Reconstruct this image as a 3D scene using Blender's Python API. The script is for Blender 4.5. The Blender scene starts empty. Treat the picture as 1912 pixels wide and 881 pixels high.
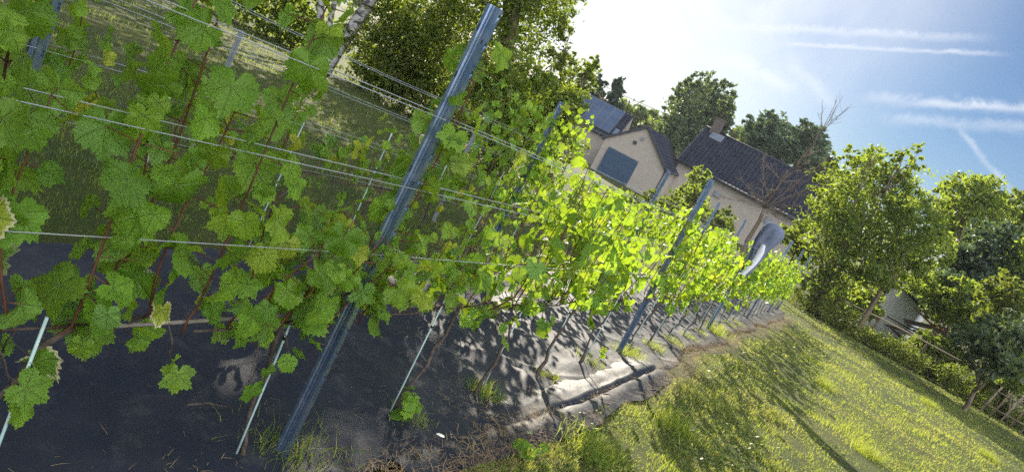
import bpy, math, random
import numpy as np
from mathutils import Vector, Matrix, noise as mnoise

R = math.radians
scene = bpy.context.scene
col = scene.collection
rng = np.random.default_rng(7)
random.seed(7)

# ------------------------------------------------------------------ camera model
# x: right of the vine row, y: along the row (away), z: up.  The camera stands at (0,0,1.54).
F_PX, PITCH, ROLL, HEAD, CAM_H = 1400.0, R(11), R(26.8), R(23.5), 1.54
SLOPE = 0.0455


def ray(px, py):
    dx, dy = px - 956, py - 440.5
    x = dx * math.cos(ROLL) + dy * math.sin(ROLL)
    y = dx * math.sin(ROLL) - dy * math.cos(ROLL)
    F = F_PX * math.cos(PITCH) + y * math.sin(PITCH)
    U = y * math.cos(PITCH) - F_PX * math.sin(PITCH)
    X = x * math.cos(HEAD) - F * math.sin(HEAD)
    Y = F * math.cos(HEAD) + x * math.sin(HEAD)
    n = math.hypot(X, Y)
    return X / n, Y / n, U / n


def at(px, py, d):
    """world point seen at a photo pixel, d metres away horizontally"""
    X, Y, U = ray(px, py)
    return Vector((X * d, Y * d, CAM_H + U * d))


def gz(x, y):
    """height of the terrain: it falls away along the row, then levels out"""
    y = np.asarray(y, float)
    a = -SLOPE * np.minimum(y, 26)
    b = -1.55 * (1 - np.exp(-np.maximum(y - 26, 0) / 30.0))
    z = a + b
    return float(z) if z.ndim == 0 else z


def hash2(ix, iy, seed):
    h = np.sin(ix * 127.1 + iy * 311.7 + seed * 74.7) * 43758.5453
    return h - np.floor(h)


def vnoise(x, y, seed=0):
    x = np.asarray(x, float); y = np.asarray(y, float)
    ix, iy = np.floor(x), np.floor(y)
    fx, fy = x - ix, y - iy
    fx = fx * fx * (3 - 2 * fx); fy = fy * fy * (3 - 2 * fy)
    a, b = hash2(ix, iy, seed), hash2(ix + 1, iy, seed)
    c, d = hash2(ix, iy + 1, seed), hash2(ix + 1, iy + 1, seed)
    return (a * (1 - fx) + b * fx) * (1 - fy) + (c * (1 - fx) + d * fx) * fy


# ------------------------------------------------------------------ object helpers
def tag(o, label=None, cat=None, group=None, kind=None):
    if label: o['label'] = label
    if cat: o['category'] = cat
    if group: o['group'] = group
    if kind: o['kind'] = kind
    return o


def empty(name, loc=(0, 0, 0), rz=0.0):
    o = bpy.data.objects.new(name, None)
    o.empty_display_size = 0.1
    o.location = loc; o.rotation_euler = (0, 0, rz)
    col.objects.link(o)
    return o


def link(name, me, mats, parent=None):
    o = bpy.data.objects.new(name, me)
    if mats is not None:
        for m in (mats if isinstance(mats, (list, tuple)) else [mats]):
            me.materials.append(m)
    col.objects.link(o)
    if parent is not None: o.parent = parent
    return o


class MB:
    """collects faces for ONE mesh"""
    def __init__(self):
        self.v = []; self.f = []; self.m = []; self.s = []
    def face(self, idx, mat=0, smooth=False):
        self.f.append(tuple(idx)); self.m.append(mat); self.s.append(smooth)
    def quadgrid(self, P, mat=0, smooth=True, close=False):
        b = len(self.v); n = len(P); k = len(P[0])
        for row in P: self.v.extend([tuple(p) for p in row])
        for i in range(n - 1):
            for j in range(k if close else k - 1):
                j2 = (j + 1) % k
                self.face((b + i * k + j, b + i * k + j2, b + (i + 1) * k + j2, b + (i + 1) * k + j), mat, smooth)
        return b
    def box(self, c, s, mat=0, M=None):
        b = len(self.v)
        for dx in (-.5, .5):
            for dy in (-.5, .5):
                for dz in (-.5, .5):
                    p = Vector((dx * s[0], dy * s[1], dz * s[2]))
                    if M is not None: p = M @ p
                    self.v.append(tuple(Vector(c) + p))
        for q in ((0, 1, 3, 2), (4, 6, 7, 5), (0, 4, 5, 1), (2, 3, 7, 6), (0, 2, 6, 4), (1, 5, 7, 3)):
            self.face([b + i for i in q], mat)
    def prism(self, pts, off, mat=0):
        """polygon pts extruded by vector off"""
        b = len(self.v); n = len(pts); off = Vector(off)
        self.v.extend([tuple(p) for p in pts]); self.v.extend([tuple(Vector(p) + off) for p in pts])
        self.face(range(b + n - 1, b - 1, -1), mat); self.face(range(b + n, b + 2 * n), mat)
        for i in range(n):
            j = (i + 1) % n
            self.face((b + i, b + j, b + n + j, b + n + i), mat)
    def tube(self, pts, rad, sides=6, mat=0, cap=True, wob=0.0):
        pts = [Vector(p) for p in pts]
        if not isinstance(rad, (list, tuple)): rad = [rad] * len(pts)
        rows = []; up = None
        for i, p in enumerate(pts):
            d = (pts[min(i + 1, len(pts) - 1)] - pts[max(i - 1, 0)])
            if d.length < 1e-9: d = Vector((0, 0, 1))
            d.normalize()
            if up is None:
                up = Vector((1, 0, 0)) if abs(d.x) < .8 else Vector((0, 1, 0))
            a = (up - d * up.dot(d)).normalized(); up = a
            c = d.cross(a)
            r = rad[i]
            row = []
            for k in range(sides):
                t = 2 * math.pi * k / sides
                rr = r * (1 + (random.uniform(-wob, wob) if wob else 0))
                row.append(p + a * (math.cos(t) * rr) + c * (math.sin(t) * rr))
            rows.append(row)
        b = self.quadgrid(rows, mat, True, True)
        if cap:
            self.face([b + k for k in range(sides - 1, -1, -1)], mat)
            e = b + (len(rows) - 1) * sides
            self.face([e + k for k in range(sides)], mat)
    def build(self, name, mats, parent=None):
        me = bpy.data.meshes.new(name)
        me.from_pydata(self.v, [], self.f)
        me.polygons.foreach_set('material_index', self.m)
        me.polygons.foreach_set('use_smooth', self.s)
        me.update()
        return link(name, me, mats, parent)


def np_mesh(name, V, T, mats, parent=None, uv=None, var=None, smooth=True):
    """triangle mesh out of numpy arrays; uv per vertex, var = RGBA per vertex"""
    me = bpy.data.meshes.new(name)
    nv, nt = len(V), len(T)
    me.vertices.add(nv); me.vertices.foreach_set('co', np.ascontiguousarray(V, dtype=np.float32).ravel())
    me.loops.add(nt * 3); me.loops.foreach_set('vertex_index', np.ascontiguousarray(T, dtype=np.int32).ravel())
    me.polygons.add(nt)
    me.polygons.foreach_set('loop_start', np.arange(0, nt * 3, 3, dtype=np.int32))
    me.polygons.foreach_set('loop_total', np.full(nt, 3, dtype=np.int32))
    me.polygons.foreach_set('use_smooth', np.full(nt, smooth, dtype=bool))
    if uv is not None:
        l = me.uv_layers.new(name='UVMap')
        l.data.foreach_set('uv', np.ascontiguousarray(uv[T.ravel()], dtype=np.float32).ravel())
    if var is not None:
        a = me.attributes.new('var', 'FLOAT_COLOR', 'POINT')
        a.data.foreach_set('color', np.ascontiguousarray(var, dtype=np.float32).ravel())
    me.update(); me.validate()
    return link(name, me, mats, parent)


# ------------------------------------------------------------------ materials
def newmat(name):
    m = bpy.data.materials.new(name); m.use_nodes = True
    nt = m.node_tree; nt.nodes.clear()
    out = nt.nodes.new('ShaderNodeOutputMaterial')
    return m, nt, out


class NT:
    """short hand for wiring nodes"""
    def __init__(self, nt): self.t = nt
    def n(self, kind, **kw):
        x = self.t.nodes.new(kind)
        for k, v in kw.items(): setattr(x, k, v)
        return x
    def l(self, a, b): self.t.links.new(a, b)
    def put(self, sock, v):
        if hasattr(v, 'is_output') or isinstance(v, bpy.types.NodeSocket): self.l(v, sock)
        else: sock.default_value = v
    def math(self, op, a, b=None, c=None, clamp=False):
        x = self.n('ShaderNodeMath', operation=op, use_clamp=clamp)
        self.put(x.inputs[0], a)
        if b is not None: self.put(x.inputs[1], b)
        if c is not None: self.put(x.inputs[2], c)
        return x.outputs[0]
    def vmath(self, op, a, b=None):
        x = self.n('ShaderNodeVectorMath', operation=op)
        self.put(x.inputs[0], a)
        if b is not None: self.put(x.inputs[1], b)
        return x.outputs['Value'] if op in ('DOT_PRODUCT', 'LENGTH') else x.outputs[0]
    def mix(self, f, a, b, blend='MIX'):
        x = self.n('ShaderNodeMix', data_type='RGBA', blend_type=blend)
        self.put(x.inputs[0], f)
        self.put(x.inputs[6], a if hasattr(a, 'links') or isinstance(a, bpy.types.NodeSocket) else (*a, 1))
        self.put(x.inputs[7], b if isinstance(b, bpy.types.NodeSocket) else (*b, 1))
        return x.outputs[2]
    def noise(self, scale, detail=3, rough=.55, vec=None, dist=0.0):
        x = self.n('ShaderNodeTexNoise'); x.inputs['Scale'].default_value = scale
        x.inputs['Detail'].default_value = detail; x.inputs['Roughness'].default_value = rough
        x.inputs['Distortion'].default_value = dist
        if vec is not None: self.l(vec, x.inputs['Vector'])
        return x.outputs[0]
    def smooth(self, v, lo, hi, a=0.0, b=1.0):
        x = self.n('ShaderNodeMapRange', interpolation_type='SMOOTHSTEP')
        self.put(x.inputs[0], v)
        for i, q in zip((1, 2, 3, 4), (lo, hi, a, b)): x.inputs[i].default_value = q
        return x.outputs[0]
    def bump(self, h, strength=.4, dist=.01):
        x = self.n('ShaderNodeBump'); x.inputs['Strength'].default_value = strength
        x.inputs['Distance'].default_value = dist
        self.l(h, x.inputs['Height'])
        return x.outputs[0]
    def pbsdf(self, color, rough=.6, spec=.3, metal=0.0, normal=None):
        x = self.n('ShaderNodeBsdfPrincipled')
        self.put(x.inputs['Base Color'], color if isinstance(color, bpy.types.NodeSocket) else (*color, 1))
        self.put(x.inputs['Roughness'], rough); self.put(x.inputs['Metallic'], metal)
        self.put(x.inputs['Specular IOR Level'], spec)
        if normal is not None: self.l(normal, x.inputs['Normal'])
        return x
    def geo(self, s='Position'): return self.n('ShaderNodeNewGeometry').outputs[s]
    def obj(self): return self.n('ShaderNodeTexCoord').outputs['Object']


def simple(name, c1, c2, scale=8, rough=.6, spec=.3, metal=0.0, bump=.2, bscale=60, bdist=.004):
    m, nt, out = newmat(name); N = NT(nt)
    p = N.obj()
    f = N.smooth(N.noise(scale, 4, .6, p), .3, .7)
    b = N.bump(N.noise(bscale, 3, .6, p), bump, bdist)
    s = N.pbsdf(N.mix(f, c1, c2), rough, spec, metal, b)
    N.l(s.outputs[0], out.inputs[0])
    return m


def leaf_material(name, dark, light, yellow, trans, tmix=.45, veins=True, rough=.45, spec=.35, under=(.2, .28, .12)):
    """var.r = how yellowed, var.g = random tone, var.b = 0 at the petiole .. 1 at the margin, var.a = scorched margin"""
    m, nt, out = newmat(name); N = NT(nt)
    a = N.n('ShaderNodeAttribute', attribute_name='var')
    sep = N.n('ShaderNodeSeparateColor'); N.l(a.outputs['Color'], sep.inputs[0])
    r, g, b = sep.outputs[0], sep.outputs[1], sep.outputs[2]
    c = N.mix(g, dark, light)
    c = N.mix(r, c, yellow)
    tc = N.mix(N.math('MULTIPLY', r, .7), N.mix(g, tuple(x * .8 for x in trans), trans), tuple(min(1, x) for x in (trans[0] * 1.25, trans[1] * 1.02, trans[2] * 1.0)))
    nrm = None
    if veins:
        uvn = N.n('ShaderNodeTexCoord').outputs['UV']
        sx = N.n('ShaderNodeSeparateXYZ'); N.l(uvn, sx.inputs[0])
        ax = N.math('ABSOLUTE', sx.outputs[0]); y = sx.outputs[1]
        acc = None; sec = None
        for ang in (0, 52, 108):
            ca, sa = math.cos(R(ang)), math.sin(R(ang))
            # distance to the ray, fading with length
            along = N.math('ADD', N.math('MULTIPLY', ax, sa), N.math('MULTIPLY', y, ca))
            across = N.math('ABSOLUTE', N.math('SUBTRACT', N.math('MULTIPLY', ax, ca), N.math('MULTIPLY', y, sa)))
            w = N.math('SUBTRACT', .036, N.math('MULTIPLY', along, .022))
            v = N.math('MULTIPLY', N.math('SUBTRACT', 1.0, N.math('DIVIDE', across, w), clamp=True), N.math('GREATER_THAN', along, 0.0))
            acc = v if acc is None else N.math('MAXIMUM', acc, v)
            # secondary veins leaving the rib at an angle
            q = N.math('FRACT', N.math('MULTIPLY', N.math('SUBTRACT', along, N.math('MULTIPLY', across, .8)), 6.5))
            q = N.math('ABSOLUTE', N.math('SUBTRACT', q, .5))
            near = N.math('MULTIPLY', N.math('LESS_THAN', across, N.math('MULTIPLY', along, .44)), N.math('GREATER_THAN', along, .04))
            s2 = N.math('MULTIPLY', N.math('SUBTRACT', 1.0, N.math('MULTIPLY', q, 11), clamp=True), near)
            sec = s2 if sec is None else N.math('MAXIMUM', sec, s2)
        vein = N.math('MAXIMUM', acc, N.math('MULTIPLY', sec, .22))
        c = N.mix(N.math('MULTIPLY', vein, .65), c, (.26, .36, .13))
        tc = N.mix(N.math('MULTIPLY', vein, .25), tc, tuple(x * .55 for x in trans))
        blot = N.noise(3.0, 4, .6, uvn)
        c = N.mix(N.smooth(blot, .35, .75, 0, .35), c, light)
        cre = N.noise(6.0, 2, .5, uvn)
        h = N.math('SUBTRACT', N.math('MULTIPLY', cre, .6), N.math('MULTIPLY', vein, .5))
        nrm = N.bump(h, .8, .010)
        edge = N.math('MULTIPLY', N.smooth(N.math('ADD', b, N.math('MULTIPLY', N.math('SUBTRACT', blot, .5), .35)), .72, .93), a.outputs['Alpha'])
        c = N.mix(edge, c, (.55, .52, .30)); tc = N.mix(edge, tc, (.5, .42, .18))
    if veins:
        spot = N.smooth(N.noise(11.0, 2, .5, N.vmath('ADD', N.obj(), uvn)), .70, .76, 0, .6)
        c = N.mix(spot, c, (.16, .10, .03))
    back = N.geo('Backfacing')
    c = N.mix(N.math('MULTIPLY', back, .55), c, under)
    s = N.pbsdf(c, rough, spec, 0, nrm)
    t = N.n('ShaderNodeBsdfTranslucent'); N.l(tc, t.inputs[0])
    if nrm is not None: N.l(nrm, t.inputs['Normal'])
    mx = N.n('ShaderNodeMixShader'); mx.inputs[0].default_value = tmix
    N.l(s.outputs[0], mx.inputs[1]); N.l(t.outputs[0], mx.inputs[2]); N.l(mx.outputs[0], out.inputs[0])
    return m


M = {}
M['vine_leaf'] = leaf_material('vine leaf', (.032, .108, .011), (.130, .265, .028), (.36, .33, .035), (.48, .68, .030), .46, True, .42, .26, (.12, .24, .07))
M['tree_leaf'] = leaf_material('tree leaf', (.042, .080, .018), (.095, .145, .030), (.24, .22, .03), (.42, .56, .05), .5, False, .5, .3, (.07, .10, .04))
M['olive_leaf'] = leaf_material('olive tree leaf', (.028, .056, .012), (.080, .122, .020), (.26, .24, .03), (.34, .46, .04), .38, False, .5, .3, (.09, .11, .04))
M['blue_leaf'] = leaf_material('blue green leaf', (.030, .062, .038), (.070, .115, .065), (.12, .14, .05), (.16, .26, .08), .3, False, .5, .3, (.08, .11, .08))
M['poplar_leaf'] = leaf_material('poplar leaf', (.026, .056, .028), (.070, .112, .050), (.16, .17, .05), (.26, .36, .07), .36, False, .45, .4, (.10, .13, .09))
M['conifer'] = leaf_material('conifer needles', (.012, .032, .018), (.03, .06, .03), (.06, .08, .03), (.08, .14, .04), .2, False, .6, .2, (.03, .05, .03))
M['autumn_leaf'] = leaf_material('yellowing leaf', (.05, .085, .02), (.13, .15, .03), (.42, .34, .03), (.52, .50, .05), .45, False, .5, .3, (.2, .2, .08))
M['grass'] = leaf_material('grass blade', (.058, .125, .018), (.135, .215, .03), (.36, .33, .12), (.58, .66, .075), .46, False, .5, .35, (.10, .14, .04))
M['straw'] = simple('dry straw', (.30, .22, .12), (.13, .085, .05), 4, .8, .2, 0, .1)
M['steel'] = simple('galvanised steel', (.15, .23, .38), (.30, .37, .49), 14, .36, .5, .9, .12, 120, .001)
M['old_steel'] = simple('dull galvanised steel', (.30, .33, .36), (.42, .44, .46), 9, .5, .5, .7, .12, 120, .001)
M['dark_hole'] = simple('dark slot', (.02, .022, .025), (.03, .03, .03), 9, .8, .1)
M['wire'] = simple('galvanised wire', (.62, .66, .70), (.72, .74, .78), 20, .32, .5, .8, 0)
M['mesh_wire'] = simple('green coated fence wire', (.05, .07, .06), (.07, .09, .08), 20, .5, .3, 0, 0)
M['stake'] = simple('pale green glass fibre rod', (.27, .40, .39), (.36, .48, .46), 20, .4, .4, 0, .05)
M['clip'] = simple('black plastic clip', (.015, .015, .017), (.02, .02, .02), 20, .5, .3)
M['pipe'] = simple('grey brown irrigation pipe', (.16, .14, .13), (.24, .21, .19), 12, .6, .3)
M['cane'] = simple('red brown vine cane', (.075, .028, .018), (.12, .050, .028), 25, .6, .3, 0, .5, 120, .002)
M['vine_bark'] = simple('grey brown vine bark', (.042, .031, .026), (.09, .072, .062), 40, .85, .2, 0, .8, 140, .004)
M['bark'] = simple('brown grey bark', (.10, .075, .05), (.19, .15, .11), 6, .9, .2, 0, .8, 30, .03)
M['dead_bark'] = simple('weathered dead wood', (.12, .095, .078), (.21, .17, .14), 6, .85, .2, 0, .4, 30, .02)
M['wood_rail'] = simple('pale weathered rail wood', (.28, .23, .16), (.40, .33, .25), 6, .8, .2, 0, .3, 40, .01)
M['wood_post'] = simple('dark fence post wood', (.07, .05, .035), (.13, .10, .07), 6, .85, .2, 0, .4, 40, .01)
M['stone'] = simple('pale pebble', (.66, .63, .55), (.78, .75, .68), 12, .7, .3)
M['cloth'] = simple('grey blue fleece', (.10, .12, .18), (.14, .16, .22), 30, .95, .1, 0, .5, 260, .004)
M['cloth_pale'] = simple('pale lining fleece', (.48, .50, .55), (.58, .60, .64), 30, .95, .1, 0, .4, 260, .004)
M['gutter'] = simple('dark zinc trim', (.035, .04, .05), (.06, .065, .075), 6, .85, .1, .0)
M['door_paint'] = simple('blue grey door paint', (.030, .060, .11), (.038, .070, .12), 3, .5, .3, 0, .05)
M['glass'] = simple('dark roof window glass', (.10, .14, .20), (.14, .18, .25), 2, .12, .6, 0, 0)
M['panel_frame'] = simple('aluminium panel frame', (.20, .22, .25), (.26, .28, .31), 6, .45, .4, .5, 0)
M['dark_wood'] = simple('dark rotten timber', (.03, .024, .02), (.08, .055, .04), 5, .9, .15, 0, .5, 30, .02)
M['red_wood'] = simple('rusty brown timber', (.20, .08, .045), (.32, .15, .08), 5, .85, .2, 0, .4, 30, .02)


def mat_birch():
    m, nt, out = newmat('birch bark'); N = NT(nt); p = N.obj()
    mp = N.n('ShaderNodeMapping'); N.l(p, mp.inputs[0]); mp.inputs['Scale'].default_value = (2.2, 2.2, 5.5)
    f = N.smooth(N.noise(1.6, 5, .65, mp.outputs[0]), .50, .60)
    g = N.smooth(N.noise(12, 3, .6, mp.outputs[0]), .58, .66)
    c = N.mix(f, (.33, .33, .33), (.045, .04, .04)); c = N.mix(g, c, (.06, .055, .05))
    s = N.pbsdf(c, .8, .2, 0, N.bump(f, .5, .02)); N.l(s.outputs[0], out.inputs[0]); return m
M['birch'] = mat_birch()


def mat_brick(name, c1, c2, mortar, bw, bh):
    m, nt, out = newmat(name); N = NT(nt)
    uv = N.n('ShaderNodeTexCoord').outputs['UV']
    b = N.n('ShaderNodeTexBrick'); N.l(uv, b.inputs['Vector'])
    b.inputs['Color1'].default_value = (*c1, 1); b.inputs['Color2'].default_value = (*c2, 1); b.inputs['Mortar'].default_value = (*mortar, 1)
    b.inputs['Scale'].default_value = 1; b.inputs['Brick Width'].default_value = bw; b.inputs['Row Height'].default_value = bh
    b.inputs['Mortar Size'].default_value = bh * .12
    c = N.mix(N.smooth(N.noise(1.3, 5, .65, uv), .35, .7, 0, .45), b.outputs['Color'], tuple(x * .72 for x in c1))
    s = N.pbsdf(c, .85, .2, 0, N.bump(b.outputs['Fac'], -.5, .01)); N.l(s.outputs[0], out.inputs[0]); return m
M['beige_brick'] = mat_brick('beige brick', (.40, .36, .315), (.34, .30, .26), (.25, .23, .21), .30, .10)
M['chimney_brick'] = mat_brick('brown chimney brick', (.10, .085, .075), (.13, .11, .10), (.07, .06, .055), .22, .08)
M['white_brick'] = mat_brick('white painted block', (.66, .67, .68), (.60, .61, .63), (.40, .41, .43), .34, .115)


def mat_roof():
    m, nt, out = newmat('dark glazed roof tile'); N = NT(nt); p = N.geo()
    c = N.mix(N.smooth(N.noise(1.2, 5, .7, p), .3, .7), (.013, .017, .030), (.028, .034, .052))
    c = N.mix(N.smooth(N.noise(14, 2, .5, p), .4, .7, 0, .5), c, (.022, .024, .036))
    s = N.pbsdf(c, .70, .15); N.l(s.outputs[0], out.inputs[0]); return m
M['roof'] = mat_roof()


def mat_solar():
    m, nt, out = newmat('solar cell glass'); N = NT(nt); p = N.obj()
    c = N.mix(N.smooth(N.noise(.8, 2, .5, p), .3, .7), (.05, .075, .13), (.07, .10, .16))
    s = N.pbsdf(c, .22, .6); N.l(s.outputs[0], out.inputs[0]); return m
M['solar'] = mat_solar()


def mat_ground():
    m, nt, out = newmat('lawn soil and thatch'); N = NT(nt); p = N.geo()
    f = N.smooth(N.noise(.9, 6, .65, p), .35, .65)
    g = N.smooth(N.noise(7, 5, .7, p), .4, .65)
    h = N.smooth(N.noise(45, 3, .6, p), .35, .7)
    c = N.mix(f, (.038, .066, .014), (.085, .098, .026))
    c = N.mix(N.math('MULTIPLY', g, .45), c, (.095, .080, .042))
    c = N.mix(N.math('MULTIPLY', h, .5), c, (.05, .065, .018))
    hh = N.math('ADD', N.noise(60, 4, .7, p), N.noise(14, 3, .6, p))
    s = N.pbsdf(c, .9, .15, 0, N.bump(hh, .8, .03)); N.l(s.outputs[0], out.inputs[0]); return m
M['ground'] = mat_ground()


def mat_fabric():
    m, nt, out = newmat('woven black ground cover'); N = NT(nt); p = N.geo()
    mp = N.n('ShaderNodeMapping'); N.l(p, mp.inputs[0]); mp.inputs['Scale'].default_value = (1.0, 1.0, 1.0)
    dust = N.smooth(N.noise(1.6, 6, .7, p), .38, .72)
    fine = N.smooth(N.noise(9, 5, .65, p), .50, .75)
    c = N.mix(N.math('MULTIPLY', dust, .55), (.007, .011, .022), (.038, .040, .047))
    c = N.mix(N.math('MULTIPLY', fine, .35), c, (.075, .072, .070))
    w = N.n('ShaderNodeTexWave', wave_type='BANDS', bands_direction='X'); N.l(p, w.inputs[0]); w.inputs['Scale'].default_value = 110
    w2 = N.n('ShaderNodeTexWave', wave_type='BANDS', bands_direction='Y'); N.l(p, w2.inputs[0]); w2.inputs['Scale'].default_value = 90
    hh = N.math('ADD', N.math('MULTIPLY', N.math('ADD', w.outputs['Fac'], w2.outputs['Fac']), .03), N.math('MULTIPLY', N.noise(16, 3, .6, p), 1.2))
    s = N.pbsdf(c, .60, .30, 0, N.bump(hh, .5, .006))
    N.l(s.outputs[0], out.inputs[0]); return m
M['fabric'] = mat_fabric()

# ------------------------------------------------------------------ light
SUN_EL, SUN_AZ_HEAD = R(22), R(-9)
saz = SUN_AZ_HEAD - HEAD                      # measured from +Y towards +X
sun_dir = Vector((math.sin(saz) * math.cos(SUN_EL), math.cos(saz) * math.cos(SUN_EL), math.sin(SUN_EL)))
sl = bpy.data.lights.new('sun', 'SUN'); sl.energy = 5.0; sl.angle = R(.5); sl.color = (1, .90, .74)
so = bpy.data.objects.new('sun', sl); col.objects.link(so)
so.rotation_euler = (-sun_dir).to_track_quat('-Z', 'Y').to_euler()

w = bpy.data.worlds.new('World'); scene.world = w; w.use_nodes = True
W = NT(w.node_tree); w.node_tree.nodes.clear()
wo = W.n('ShaderNodeOutputWorld'); bg = W.n('ShaderNodeBackground')
sky = W.n('ShaderNodeTexSky', sky_type='NISHITA')
sky.sun_disc = False; sky.sun_elevation = SUN_EL; sky.sun_rotation = saz
sky.air_density = 1.0; sky.dust_density = .35; sky.ozone_density = 6.0; sky.altitude = 50
dirv = W.n('ShaderNodeTexCoord').outputs['Generated']


def rv(px, py):
    X, Y, U = ray(px, py); return Vector((X, Y, U)).normalized()


cirrus = W.noise(3.5, 6, .62, dirv, .8)
veil = W.smooth(cirrus, .50, .9, 0, .22)
brk = W.noise(34, 6, .75, dirv, .9)
# thin high cirrus lit up round the sun
halo = W.math('MULTIPLY', W.smooth(W.vmath('DOT_PRODUCT', dirv, tuple(sun_dir)), .83, .985), W.smooth(cirrus, .25, .6, .55, 1.0))
total = veil
for (a, b, wd, amp) in (((1320, 48), (1850, 72), .0065, .50), ((1450, 82), (1880, 102), .0036, .62), ((1600, 182), (2000, 208), .009, .42),
                        ((1640, 222), (2050, 246), .009, .38), ((1700, 195), (2050, 205), .005, .4), ((1785, 235), (1900, 370), .0045, .45),
                        ((1470, 110), (1560, 200), .010, .40), ((1330, 100), (1490, 170), .012, .5), ((1690, 330), (1810, 440), .006, .3)):
    A, B = rv(*a), rv(*b)
    nrm = A.cross(B).normalized(); mid = (A + B).normalized(); half = A.angle(B) / 2
    wob = W.math('MULTIPLY', W.math('SUBTRACT', brk, .5), wd * 2.8)
    q = W.math('ADD', W.vmath('DOT_PRODUCT', dirv, tuple(nrm)), wob)
    q = W.math('DIVIDE', W.math('ABSOLUTE', q), wd)
    band = W.smooth(q, 0, 1.2, 1, 0)
    ends = W.smooth(W.vmath('DOT_PRODUCT', dirv, tuple(mid)), math.cos(half * 1.1), math.cos(half * .6))
    k = W.math('MULTIPLY', W.math('MULTIPLY', band, ends), W.smooth(brk, .25, .7, .35 * amp, amp))
    total = W.math('ADD', total, k, clamp=True)
# added fill light: unseen bright patch of sky behind the camera, lifts the shade
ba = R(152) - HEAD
fill_mask = W.smooth(W.vmath('DOT_PRODUCT', dirv, (math.sin(ba) * math.cos(R(24)), math.cos(ba) * math.cos(R(24)), math.sin(R(24)))), .42, .92)
sheet = W.math('MULTIPLY', fill_mask, W.smooth(W.noise(2.6, 5, .6, dirv, .6), .28, .55, .3, 1.0))
cloud = W.mix(total, sky.outputs[0], (10.5, 11.0, 12.0))
cloud = W.mix(W.math('MULTIPLY', halo, .9), cloud, (13.5, 13.6, 14.0))
cloud = W.mix(sheet, cloud, (50.0, 50.5, 52.0))  # mix the added fill into the unseen rear sky
# keep the clouds at least as bright as the sky behind them
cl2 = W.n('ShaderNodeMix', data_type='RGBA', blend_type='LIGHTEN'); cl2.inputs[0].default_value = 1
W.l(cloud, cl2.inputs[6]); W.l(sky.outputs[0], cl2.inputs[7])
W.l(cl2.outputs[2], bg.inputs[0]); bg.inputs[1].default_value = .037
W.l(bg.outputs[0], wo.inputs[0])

# ------------------------------------------------------------------ camera
cam = bpy.data.cameras.new('camera'); co = bpy.data.objects.new('camera', cam); col.objects.link(co)
cam.sensor_width = 36; cam.sensor_fit = 'HORIZONTAL'; cam.lens = 36 * F_PX / 1912; cam.clip_end = 2000; cam.clip_start = .02
hx, hy = -math.sin(HEAD), math.cos(HEAD)
fw = Vector((hx * math.cos(PITCH), hy * math.cos(PITCH), -math.sin(PITCH)))
r0 = Vector((hy, -hx, 0)); u0 = r0.cross(fw)
ri = r0 * math.cos(ROLL) + u0 * math.sin(ROLL); ui = -r0 * math.sin(ROLL) + u0 * math.cos(ROLL)
co.matrix_world = Matrix(((ri.x, ui.x, -fw.x, 0), (ri.y, ui.y, -fw.y, 0), (ri.z, ui.z, -fw.z, CAM_H), (0, 0, 0, 1)))
scene.camera = co
vs = scene.view_settings; vs.view_transform = 'Standard'; vs.look = 'None'; vs.exposure = 1.25; vs.gamma = 1; vs.use_curve_mapping = False

# ------------------------------------------------------------------ ground
xs = np.concatenate([-np.geomspace(700, 9, 28), np.arange(-8, 12.01, .25), np.geomspace(13, 700, 28)])
ys = np.concatenate([-np.geomspace(500, 6, 18), np.arange(-5, 32.01, .25), np.geomspace(33, 900, 36)])
X, Y = np.meshgrid(xs, ys, indexing='ij')
Z = gz(X, Y) + (vnoise(X * 1.3, Y * 1.3, 3) - .5) * .05 * (np.abs(X) < 20) - .01
Z = np.where((X > -3.1) & (X < -1.1) & (Y > -3) & (Y < 23.5), gz(X, Y) - .06, Z)
V = np.stack([X, Y, Z], -1).reshape(-1, 3)
nx, ny = len(xs), len(ys)
I = (np.arange(nx - 1)[:, None] * ny + np.arange(ny - 1)[None, :]).ravel()
T = np.concatenate([np.stack([I, I + ny, I + ny + 1], -1), np.stack([I, I + ny + 1, I + 1], -1)])
tag(np_mesh('ground', V, T, M['ground']), kind='structure')


def fabric_edge(y):
    return -1.13 + .10 * (vnoise(y * .9, y * 0 + 2, 11) - .5) * 2 + .05 * (vnoise(y * 4, y * 0, 12) - .5)


def fabric_h(x, y):
    """wrinkles of the sheet"""
    h = .034 * (vnoise(x * 1.1 + y * .2, y * 1.3, 21) - .4)
    cr = 1 - np.abs(2 * vnoise(x * 2.1 - y * .9, y * 1.1 + x * .4, 27) - 1)
    h = h + .012 * cr ** 10
    rdg = 1 - np.abs(2 * vnoise(x * .7 + y * .25, y * 2.1, 22) - 1)
    h = h + .020 * rdg ** 6
    h = h + .006 * (vnoise(x * 2.2, y * 5.5, 23) - .5)
    h = h + .0015 * (vnoise(x * 11, y * 12, 24) - .5)
    near = np.exp(-((x + 1.4) / .22) ** 2)
    h = h + near * .035 * (vnoise(x * 5, y * 2.6, 25) - .35)
    return h


U_ = np.linspace(0, 1, 80); Yf = np.arange(-2.5, 22.8, .035)
UU, YY = np.meshgrid(U_, Yf, indexing='ij')
e1 = fabric_edge(YY); e0 = -3.04 + .05 * (vnoise(YY * 1.1, YY * 0, 31) - .5)
XX = e0 + (e1 - e0) * UU
ZZ = gz(XX, YY) + .004 + fabric_h(XX, YY) - .012 * (UU > .995) - .012 * (UU < .005)
V = np.stack([XX, YY, ZZ], -1).reshape(-1, 3); nx, ny = XX.shape
I = (np.arange(nx - 1)[:, None] * ny + np.arange(ny - 1)[None, :]).ravel()
T = np.concatenate([np.stack([I, I + ny, I + ny + 1], -1), np.stack([I, I + ny + 1, I + 1], -1)])
f = tag(np_mesh('weed_control_fabric', V, T, M['fabric']), 'black woven weed fabric laid on the ground under the vine rows', 'ground fabric')

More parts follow.
